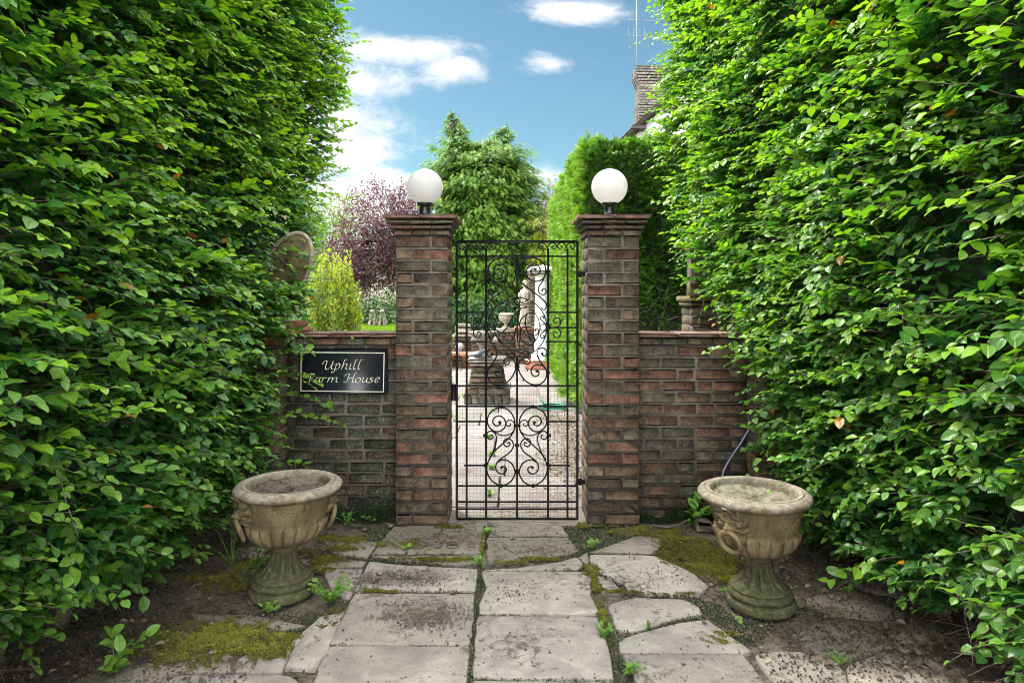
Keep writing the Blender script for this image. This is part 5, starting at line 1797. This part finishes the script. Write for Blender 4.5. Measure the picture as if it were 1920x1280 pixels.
z = brick_block((-.09, 14.3), .19, .19, 8, 'square brick pier with a stone slab and small pale urn, centre of the terrace')
urn_small((-.10, 14.3), z, .33, 'small pale stone urn on the middle brick pier', M_palestone)
z = brick_block((-.52, 13.4), .24, .22, 6, 'low wide brick pier with a grey stone slab, left of the small urn', cap=M_greystone)
z = brick_block((-.98, 13.9), .16, .16, 7, 'slim red brick pier with a cream block on top, near the left gate bars')
t = thing('cream_stone_block', 'cream stone block resting on the slim red brick pier', 'stone block', (-.98, 13.9, z))
MB().box(-1.13, -.83, 13.75, 14.05, z + .002, z + .19, .03, .002).build('block', M_palestone, t)
z = brick_block((-.92, 12.9), .20, .16, 3, 'knee-high brick plinth with a grey stone ball on it', cap=M_terra)
t = thing('stone_ball', 'round grey stone ball on the knee-high plinth', 'ornament', (-.98, 12.9, z))
MB().lathe([(.06, .002), (.06, .02), (.03, .03)] + [(max(.082 * sin(a), .001), .105 - .082 * cos(a)) for a in np.linspace(.4, pi, 18)], (-.98, 12.9, z), 26).build('ball', M_feather2, t, True)
for i, (x, y, s) in enumerate(((-.80, 12.75, 1.0), (-.72, 12.9, .8), (-1.22, 12.6, .9))):
    t = thing('flower_pot', ['terracotta flower pot standing right of the stone ball plinth', 'smaller terracotta flower pot behind its neighbour', 'terracotta flower pot by the left gate pier'][i], 'flower pot', (x, y, 0), 'terracotta pots on the terrace')
    MB().lathe([(r * s, h * s) for r, h in ((.09, .003), (.13, .22), (.15, .222), (.155, .29), (.14, .292), (.125, .25), (.02, .24))], (x, y, 0), 28).build('pot', M_terra, t, True)

# pale statue on a brick plinth, and a tall brown brick pier by the column
z = brick_block((.30, 13.7), .19, .19, 9, 'brick plinth under the pale draped statue', cap=M_terra)
def statue():
    x, y = .30, 13.7
    t = thing('stone_statue', 'pale weathered draped stone statue on a brick plinth left of the white column', 'statue', (x, y, z))
    b = MB()
    b.box(x - .12, x + .12, y - .12, y + .12, z + .002, z + .07, .01)
    b.build('base', M_palestone, t)
    f = MB()
    fold = lambda ph, zz, r: 1 + .06 * np.sin(9 * ph + zz * 6) + .03 * np.sin(17 * ph)
    f.lathe([(.115, .072), (.12, .12), (.105, .25), (.09, .38), (.098, .46), (.082, .54), (.10, .64), (.105, .70), (.085, .75), (.04, .775), (.034, .80), (.05, .825), (.06, .87), (.055, .92), (.03, .95), (.004, .956)], (x, y, z), 40, fold)
    f.build('figure', M_palestone, t, True)
    for sd in (1, -1):
        a = MB()
        a.tube(spline([(x + sd * .10, y, z + .69), (x + sd * .135, y - .03, z + .56), (x + sd * .06, y - .10, z + .50)], 4), np.linspace(.034, .022, 9), 8)
        a.build('arm', M_palestone, t, True)
statue()
brick_block((.545, 14.6), .16, .16, 26, 'tall brown brick pier behind the white column', red=.15, cap=M_greystone)
brick_block((.10, 14.9), .5, .12, 5, 'low brick garden wall at the back of the terrace', 'low_brick_wall', M_greystone)
brick_block((-1.5, 15.6), .9, .14, 5, 'low brick garden wall below the cypress, left part of the terrace', 'low_brick_wall', M_greystone)

def column():
    x, y = .60, 12.75
    t = thing('white_column', 'white painted round column with a moulded top on a red tiled step', 'column', (x, y, 0))
    s = MB()
    s.box(x - .32, x + .34, y - .28, y + .32, .006, .15, .01)
    s.build('step', M_terra, t)
    b = MB()
    b.box(x - .2, x + .2, y - .2, y + .2, .153, .25, .008)
    b.lathe([(.17, .251), (.175, .28), (.15, .30), (.145, .33), (.138, .8), (.125, 1.62), (.122, 1.66), (.135, 1.67), (.135, 1.69), (.122, 1.70), (.125, 1.73), (.16, 1.765), (.175, 1.78)], (x, y, 0), 36)
    b.build('shaft', M_white, t, True)
    c = MB()
    c.box(x - .24, x + .24, y - .24, y + .24, 1.782, 1.84, .008)
    c.build('capital', M_greystone, t)
    r = MB()
    r.box(x - .27, x + .30, y - .26, y + .28, 1.843, 1.89, .012)
    V = [(x - .25, y - .24, 1.888), (x + .28, y - .24, 1.888), (x + .28, y + .26, 1.888), (x - .25, y + .26, 1.888), (x + .02, y, 1.96)]
    r.add(V, [(0, 1, 4), (1, 2, 4), (2, 3, 4), (3, 0, 4)])
    r.build('cornice', M_white, t)
column()

def hose():
    t = thing('garden_hose', 'green garden hose coiled on the path at the foot of the clipped hedge', 'hose', (.58, 8.25, 0))
    P = []
    for a in np.linspace(0, 2 * pi * 4.3, 200):
        r = .125 + .018 * sin(a * 1.7) + .02 * sin(a * .41)
        P.append((.53 + 1.15 * r * cos(a) + .015 * sin(a * .7), 8.25 + .8 * r * sin(a), .02 + .012 * (a / 6.28) + .006 * sin(a * 3)))
    P += [(.48, 8.5, .02), (.42, 8.8, .02), (.40, 9.3, .02)]
    MB().tube(spline(P, 2), .0095, 7).build('coil', M_hose, t, True)
hose()

# seated stone figures on the lawn
def seated(x, y, label, sgn):
    t = thing('seated_stone_figure', label, 'statue', (x, y, 0), 'seated stone animals on the lawn')
    p = np.array([x, y, 0.012])
    b = MB()
    b.box(x - .16, x + .16, y - .2, y + .2, .01, .08, .015)
    b.build('base', M_palestone, t)
    m = MB()
    m.tube(spline([p + [.0, .14, .10], p + [0, .10, .22], p + [0, .02, .36], p + [0, -.04, .48], p + [0, -.08, .57], p + [0, -.16, .60], p + [0, -.20, .58]], 4), np.interp(np.linspace(0, 1, 25), [0, .2, .5, .66, .8, .92, 1], [.09, .15, .12, .09, .10, .07, .03]), 14)
    for sd in (1, -1):
        m.tube(spline([p + [sd * .07, -.06, .38], p + [sd * .075, -.10, .22], p + [sd * .075, -.11, .10], p + [sd * .075, -.15, .09]], 3), [.05] * 4 + [.04] * 5 + [.045], 8)
        m.tube(spline([p + [sd * .09, .10, .22], p + [sd * .13, .0, .17], p + [sd * .12, -.08, .10]], 3), np.linspace(.08, .04, 7), 8)
        m.tube([p + [sd * .06, -.06, .64], p + [sd * .075, -.05, .70]], [.03, .008], 6)
    m.build('body', M_palestone, t, True)
seated(-5.55, 27, 'seated pale stone animal on the lawn, farther from the gate', 1)
seated(-5.15, 27, 'seated pale stone animal on the lawn, nearer the gate', 1)

# rear pier, post and white strip seen over the right wall
def rear_pier():
    x0, y0 = 1.44, 5.3
    t = thing('rear_brick_pier', 'brick pier with a mossy stone cap seen over the low wall under the hedge', 'brick pier', (1.6, 5.4, 0))
    b = MB()
    z = 0
    for k in range(18):
        brick(b, x0, x0 + .215, y0, y0 + .10, z + .005, z + .07, bcol(.5, .1, .5))
        brick(b, x0 + .0, x0 + .10, y0 + .11, y0 + .34, z + .005, z + .07, bcol(.5, .1, .5))
        z += PIT
    b.build('brickwork', M_brick, t, colour=True)
    m = MB()
    m.box(x0 + .006, x0 + .21, y0 + .006, y0 + .33, -.03, z)
    m.build('mortar', M_mortar, t)
    c = MB()
    c.box(x0 - .02, x0 + .235, y0 - .02, y0 + .36, z + .003, z + .04, .01, .002)
    c.box(x0 - .035, x0 + .25, y0 - .04, y0 + .39, z + .042, z + .085, .012, .002)
    c.build('cap_stone', M_mossstone, t)
    p = thing('timber_post', 'old weathered timber post standing on the mossy pier cap', 'post', (x0 + .06, y0 + .1, z + .085))
    q = MB()
    q.box(x0, x0 + .075, y0 + .05, y0 + .15, z + .086, z + .64, .006, .002)
    q.build('shaft', M_timber, p)
    q = MB()
    q.box(x0 - .006, x0 + .081, y0 + .044, y0 + .156, z + .087, z + .19, .004, .001)
    q.build('foot_block', M_mossstone, p)
rear_pier()

# stick and half brick by the wall, right of the pier
t = MB()
t.tube(spline([gp(1222, 984, .015), gp(1250, 988, .02), gp(1270, 984, .03), gp(1290, 974, .05)], 5), np.linspace(.008, .004, 16), 6)
tag(t.build('fallen_stick', M_bark), 'thin fallen stick lying along the foot of the wall right of the gate', 'stick')
t = MB()
p = gp(1322, 998)
t.box(p[0] - .05, p[0] + .055, p[1], p[1] + .12, -.01, .055, .012, .004, (.09, .07, .06))
tag(t.build('broken_brick', M_brick, colour=True), 'broken dark brick lying behind the lion urn', 'brick')

# ------------------------------------------------------------------ moss, litter (nobody could count them)
def blob_mask(X, Y, blobs):
    m = np.zeros_like(X)
    for (px, py, rx, ry, w) in blobs:
        c = gp(px, py)
        a = gp(px + rx, py)[0] - c[0]
        b = abs(gp(px, py - ry)[1] - c[1])
        m = np.maximum(m, w * (1 - np.sqrt(((X - c[0]) / a) ** 2 + ((Y - c[1]) / b) ** 2)))
    nz = .28 * np.sin(X * 23 + Y * 17) * np.sin(X * 11 - Y * 29) + .22 * np.sin(X * 53 + 2 * np.sin(Y * 31)) * np.sin(Y * 47 + 2 * np.sin(X * 37)) + .12 * np.sin(X * 97 + Y * 71)
    return np.where(m > .02, m + nz, -1)
MOSS = [(520, 1052, 60, 12, 1.0), (560, 1035, 70, 8, .8), (440, 1100, 70, 14, .9), (360, 1215, 120, 40, 1.1), (520, 1195, 60, 16, .9), (1270, 1012, 70, 14, 1.0), (1330, 1045, 95, 36, 1.1), (395, 1200, 150, 45, 1.3), (480, 1215, 100, 30, 1.1), (330, 1225, 80, 25, .9), (420, 1085, 95, 18, .9), (470, 1060, 60, 12, .8), (610, 1050, 55, 14, 1.0), (640, 1027, 55, 8, .9), (585, 1070, 45, 12, .9),
        (1300, 1035, 85, 34, 1.2), (1340, 1060, 70, 28, 1.2), (1250, 1000, 60, 12, .9), (1370, 1085, 40, 14, .9), (820, 1049, 120, 6, .75), (955, 1055, 40, 6, .9), (1020, 1048, 60, 5, .8), (1110, 1070, 22, 14, 1.0), (1118, 1100, 14, 26, 1.0), (1128, 1150, 12, 34, .8), (1145, 1200, 16, 26, .7),
        (905, 1020, 5, 36, 1.0), (640, 1010, 90, 10, .7), (690, 1108, 26, 6, .9), (700, 1110, 60, 4, .7), (635, 1150, 16, 26, .6), (870, 1048, 50, 6, .8), (750, 1020, 60, 12, .5), (600, 1180, 14, 40, .5), (1190, 995, 70, 9, .7), (840, 988, 30, 6, .8), (1110, 985, 50, 7, .8), (1350, 1195, 70, 14, .35), (1170, 1110, 60, 4, .7), (1280, 1113, 90, 4, .5)]
def moss():
    n = 1400000
    X = rng.uniform(-2.1, 2.1, n)
    Y = rng.uniform(2.3, 4.25, n)
    m = blob_mask(X, Y, MOSS)
    k = (m > .22 + rng.uniform(-.16, .5, n))
    inu = ((X - UL[0]) ** 2 + (Y - UL[1]) ** 2 < .17 ** 2) | ((X - URR[0]) ** 2 + (Y - URR[1]) ** 2 < .17 ** 2)
    k &= ~inu
    X, Y, m = X[k], Y[k], m[k]
    sub = rng.permutation(len(X))[:210000]
    X, Y, m = X[sub], Y[sub], m[sub]
    n = len(X)
    P = np.stack([X, Y, .002 + .012 * np.clip(m - .3, 0, .8) * rng.uniform(.2, 1, n)], 1)
    U = np.array([0, 0, .55]) + rng.normal(0, .6, (n, 3))
    U[:, 2] = np.abs(U[:, 2]) * .7 + .08
    big = .5 + .5 * np.sin(X * 6 + Y * 4) * np.sin(Y * 7 - X * 3)
    o = scatter('moss', leaf_simple(), P, U, unit_random(n) * .7 + np.array([0, 0, .8]), rng.uniform(.0035, .0085, n) * (1 + .5 * (m > .8)), M_moss, None, {'rnd': np.clip(big + rng.normal(0, .25, n), 0, 1), 'young': np.clip(.55 * big * (m > .6) + rng.normal(0, .2, n), 0, 1)}, wid=1.0, smooth=False)
    gx, gy = np.meshgrid(np.arange(-2.1, 2.1, .012), np.arange(2.3, 4.25, .012))
    gm = blob_mask(gx, gy, MOSS)
    on = (gm > .42) & ((gx - UL[0]) ** 2 + (gy - UL[1]) ** 2 > .17 ** 2) & ((gx - URR[0]) ** 2 + (gy - URR[1]) ** 2 > .17 ** 2)
    Vg = np.stack([gx + rng.normal(0, .002, gx.shape), gy + rng.normal(0, .002, gx.shape), .0035 + .012 * np.clip(gm - .42, 0, .6) + rng.normal(0, .0016, gx.shape)], -1)
    ny_, nx_ = gx.shape
    ii = np.arange(ny_ - 1)[:, None] * nx_ + np.arange(nx_ - 1)[None]
    Fg = np.stack([ii, ii + 1, ii + nx_ + 1, ii + nx_], -1)[on[:-1, :-1]]
    us, inv = np.unique(Fg, return_inverse=True)
    ob = raw_mesh('moss', Vg.reshape(-1, 3)[us], inv.reshape(-1), np.full(len(Fg), 4), M_mossbase, None, True)
    tag(setting(ob, 'stuff'), 'flat mossy mat under the brighter moss tufts on the paving', 'moss')
    tag(setting(o, 'stuff'), 'yellow-green moss spreading over the slabs and their joints', 'moss')
    # damp dark moss along the wall foot
    n = 22000
    X = rng.uniform(-1.42, 1.5, n)
    k = (np.abs(X + .555) > .18) & (np.abs(X - .645) > .18) & ((X < -.72) | (X > .81))
    X = X[k]
    n = len(X)
    hh = .09 + .07 * np.sin(X * 9) * np.sin(X * 4 + 1) + .03 * np.sin(X * 31)
    Z = np.abs(rng.normal(0, .55, n)) * hh
    P = np.stack([X, 4.31 - .012 - np.abs(rng.normal(0, .03, n)) * (1 - Z / .3).clip(.1, 1), Z], 1)
    U = np.stack([rng.normal(0, .6, n), -np.abs(rng.normal(.6, .4, n)), rng.normal(.3, .6, n)], 1)
    o = scatter('wall_moss', leaf_simple(), P, U, unit_random(n), rng.uniform(.007, .016, n), M_dkmoss, None, {'rnd': rng.uniform(size=n), 'young': np.clip(rng.normal(.1, .3, n), 0, 1)}, smooth=False)
    tag(setting(o, 'stuff'), 'damp dark moss clinging to the foot of the brick walls', 'moss')
moss()

def litter():
    n = 9000
    X = rng.uniform(-2.2, 2.3, n)
    Y = rng.uniform(2.2, 4.2, n)
    ax_ = np.abs(X)
    w = np.clip((ax_ - .75) / .7, 0.015, 1) * np.where((X > 0), 1.0, .75)
    w = np.where((Y > 3.85), np.maximum(w, .25), w)
    k = rng.uniform(size=n) < w
    X, Y = X[k], Y[k]
    n = len(X)
    big = rng.uniform(size=n) < .10
    size = np.where(big, rng.uniform(.022, .042, n), rng.uniform(.006, .016, n))
    P = np.stack([X, Y, rng.uniform(.004, .012, n)], 1)
    U = np.stack([rng.normal(size=n), rng.normal(size=n), rng.normal(0, .15, n)], 1)
    o = scatter('leaf_litter', leaf_template(), P, U, np.array([0, 0, 1.0]) + rng.normal(0, .35, (n, 3)), size, M_litter, None, {'rnd': rng.uniform(size=n), 'young': np.clip(rng.normal(.1, .3, n), 0, 1)})
    tag(setting(o, 'stuff'), 'scattered dead leaf bits on the soil and slabs under the hedges', 'leaf litter')
    n = 9000
    X = rng.uniform(.22, .8, n)
    Y = rng.uniform(4.7, 7.9, n)
    k = (X - .62 - .1 * np.sin(Y * 3)) > rng.normal(-.12, .16, n)
    X, Y = X[k], Y[k]
    n = len(X)
    P = np.stack([X, Y, rng.uniform(.006, .014, n)], 1)
    o = scatter('hedge_clippings', leaf_simple(), P, np.stack([rng.normal(size=n), rng.normal(size=n), rng.normal(0, .2, n)], 1), np.array([0, 0, 1.0]) + rng.normal(0, .4, (n, 3)), rng.uniform(.012, .035, n), M_litter, None, {'rnd': rng.uniform(size=n), 'young': rng.uniform(0, .6, n)}, smooth=False)
    tag(setting(o, 'stuff'), 'brown dried hedge clippings strewn on the path under the clipped hedge', 'clippings')
litter()

# crumbs of grit along the joints
n = 26000
X = rng.uniform(-2.2, 2.3, n); Y = rng.uniform(2.3, 4.2, n)
k = (rng.uniform(size=n) < .05 + .95 * (np.abs(X) > 1.0))
X, Y = X[k], Y[k]
n = len(X)
tet = (np.array([(0, 0, 1), (.9, 0, -.3), (-.5, .8, -.3), (-.5, -.8, -.3)], float), np.array([(0, 1, 2), (0, 2, 3), (0, 3, 1), (1, 3, 2)]), np.zeros((0, 4), int), np.zeros((4, 2)))
o = scatter('dirt', tet, np.stack([X, Y, np.full(n, .004)], 1), unit_random(n), unit_random(n), rng.uniform(.002, .0075, n) * np.where(rng.uniform(size=n) < .06, 1.9, 1), M_soil, None, None, smooth=False)
tag(setting(o, 'stuff'), 'crumbs of dark dirt and grit on the paving', 'dirt')

def inside(X, Y):
    r = np.zeros(len(X), bool)
    for P in POLYS:
        k = (X > P[:, 0].min()) & (X < P[:, 0].max()) & (Y > P[:, 1].min()) & (Y < P[:, 1].max()) & ~r
        if not k.any():
            continue
        x, y = X[k][:, None], Y[k][:, None]
        x1, y1 = P[:, 0][None], P[:, 1][None]
        x2, y2 = np.roll(P[:, 0], -1)[None], np.roll(P[:, 1], -1)[None]
        c = ((y1 > y) != (y2 > y)) & (x < (x2 - x1) * (y - y1) / (y2 - y1 + 1e-12) + x1)
        r[np.nonzero(k)[0]] = (c.sum(1) % 2) == 1
    return r

# dark moss and grit packed in the open joints
n = 260000
X = rng.uniform(-1.2, 1.25, n); Y = rng.uniform(2.4, 4.2, n)
k = ~inside(X, Y) & ((X - UL[0]) ** 2 + (Y - UL[1]) ** 2 > .18 ** 2) & ((X - URR[0]) ** 2 + (Y - URR[1]) ** 2 > .18 ** 2) & (np.abs(X) < 1.0 + .15 * np.sin(Y * 9))
k &= np.sin(X * 5 + Y * 3) + np.sin(Y * 8 - X * 4) + rng.normal(0, .5, n) > -.7
X, Y = X[k][:20000], Y[k][:20000]
n = len(X)
o = scatter('joint_moss', leaf_simple(), np.stack([X, Y, rng.uniform(-.012, .001, n)], 1), np.array([0, 0, .5]) + rng.normal(0, .7, (n, 3)), unit_random(n) + np.array([0, 0, .5]), rng.uniform(.005, .011, n), M_dkmoss, None, {'rnd': rng.uniform(size=n), 'young': np.clip(rng.normal(.25, .35, n), 0, 1)}, smooth=False)
tag(setting(o, 'stuff'), 'dark moss and grit packed into the joints between the slabs', 'moss')
# flakes of dirt dried onto the left-hand slabs
fp = []
for (px, py, rx, ry, m_) in ((765, 1083, 75, 14, 1500), (800, 1150, 75, 24, 1700), (700, 1085, 40, 12, 400), (1010, 1030, 70, 12, 600), (820, 1010, 70, 12, 900), (1230, 1080, 60, 18, 250), (960, 1110, 60, 20, 250), (1560, 1210, 90, 20, 450)):
    q = rng.normal(0, 1, (m_, 2)) * (.62, .62)
    fp += [gp(px + a_ * rx, py + b_ * ry, .006) for a_, b_ in q]
fp = np.array(fp)
fp = fp[inside(fp[:, 0], fp[:, 1])]
n = len(fp)
fp[:, 2] = rng.uniform(.005, .008, n)
o = scatter('dirt_flakes', leaf_simple(), fp, np.stack([rng.normal(size=n), rng.normal(size=n), rng.normal(0, .1, n)], 1), np.array([0, 0, 1.0]) + rng.normal(0, .2, (n, 3)), rng.uniform(.004, .015, n), M_soil, None, None, wid=rng.uniform(.5, 1.4, n), smooth=False)
tag(setting(o, 'stuff'), 'thin dark flakes of dirt dried onto the paving slabs', 'dirt')

# ------------------------------------------------------------------ weeds
def weed(name, label, p, stems, h, lsize, spread=.5, lpt=6, mat=None, cat='weed', trail=0.0, young=.3, wid=.9, group=None):
    mat = mat or M_herb
    t = thing(name, label, cat, tuple(p), group)
    st = MB()
    P, U, N, S = [], [], [], []
    for k in range(stems):
        a = rng.uniform(0, 2 * pi)
        lean = rng.uniform(.1, 1) * spread
        hh = h * rng.uniform(.5, 1.05)
        e = np.array([cos(a) * lean * h * 1.4, sin(a) * lean * h * 1.4, hh * (1 - .5 * lean) - trail * hh])
        Q = spline([p, p + e * .5 + [0, 0, .12 * hh], p + e], 4)
        st.tube(Q, np.linspace(.0022, .0009, len(Q)), 5)
        for j in range(lpt):
            q = (j + 1) / lpt
            pp = Q[int(q * (len(Q) - 1))]
            b = rng.uniform(0, 2 * pi)
            P.append(pp); U.append(np.array([cos(b), sin(b), rng.uniform(-.1, .6)]) + e / h * .5)
            N.append(np.array([0, -.25, 1.0]) + rng.normal(0, .3, 3)); S.append(lsize * rng.uniform(.55, 1.15))
    st.build('stem', M_herb, t)
    n = len(P)
    scatter('leaves', leaf_template(), np.array(P), np.array(U), np.array(N), np.array(S), mat, t, {'rnd': rng.uniform(size=n), 'young': np.clip(rng.normal(young, .2, n), 0, 1)}, wid=wid)
G0 = lambda x, y: gp(x, y)
weed('herb_plant', 'bright leafy weed growing on bare soil at the near end of the left hedge', G0(215, 1262), 7, .15, .060, .5, 6, young=.5)
weed('herb_plant', 'spreading pale weed against the right side of the soil-filled urn', G0(618, 1128), 14, .13, .030, .8, 9, young=.45)
weed('herb_plant', 'small clump of leaves in front of the foot of the soil-filled urn', G0(500, 1149), 6, .05, .028, .8, 4, young=.5)
weed('herb_plant', 'dark upright weed between the left urn foot and the hedge', G0(483, 1078), 5, .14, .032, .35, 6, young=.1)
weed('herb_plant', 'loose trailing weed hanging beside the soil-filled urn near the left hedge', G0(436, 1060), 7, .34, .020, .35, 10, young=.4, wid=.6)
weed('herb_plant', 'green weed at the foot of the right gate pier in the curved joint', G0(1110, 1027), 7, .05, .028, .9, 5, young=.55)
weed('herb_plant', 'weed sprouting from the centre joint where the curved and straight slabs meet', G0(900, 1060), 7, .055, .026, .7, 5, young=.45)
weed('herb_plant', 'broad leaved plant between the wall and the lion urn', G0(1303, 982), 7, .17, .085, .55, 5, young=.35)
weed('herb_plant', 'small weed in the joint between the broken slab corner and the long crack', G0(1128, 1192), 9, .05, .026, .8, 4, young=.45)
weed('herb_plant', 'low weed beside the left rim of the lion urn foot', G0(1365, 1112), 5, .035, .026, .9, 4, young=.4)
weed('herb_plant', 'tiny single weed in front of the lion urn foot', G0(1392, 1178), 3, .06, .028, .5, 2, young=.5)
weed('herb_plant', 'tiny weed in the long crack right of the central slabs', G0(1215, 1180), 4, .045, .016, .5, 4, young=.5)
weed('herb_plant', 'wispy weed in the near joint below the lion urn', G0(1575, 1245), 9, .05, .018, .9, 5, young=.6, wid=.5)
weed('herb_plant', 'scrubby weed in the near right joint of the paving', G0(1180, 1262), 10, .04, .020, 1.0, 5, young=.35)
weed('herb_plant', 'small weed by the left wall foot near the gate pier', G0(697, 977), 4, .06, .030, .8, 4, young=.4)
weed('herb_plant', 'little seedling on the mossy slab left of the date', G0(763, 1030), 3, .02, .03, .9, 3, young=.6)
for i, (x, y, h) in enumerate(((917, 1000, .03), (917, 930, .06), (921, 880, .05), (921, 855, .04), (925, 770, .06), (868, 745, .09), (851, 790, .12), (917, 820, .03))):
    weed('path_weed', 'low weed in the path joint beyond the gate', G0(x, y), 6, h, .032, .9, 5, young=.8, group='weeds in the path joint beyond the gate')
weed('grass_tuft', 'thin grassy tuft at the hedge edge just above the soil-filled urn', at(497, 905, 4.0) * [1, 1, 0] + [0, 0, .0], 14, .42, .10, .25, 5, young=.6, wid=.22, cat='grass tuft')
weed('herb_plant', 'straggly green plant along the wall foot behind the soil-filled urn', np.array([-1.02, 4.2, 0]), 9, .10, .024, .8, 6, young=.1)
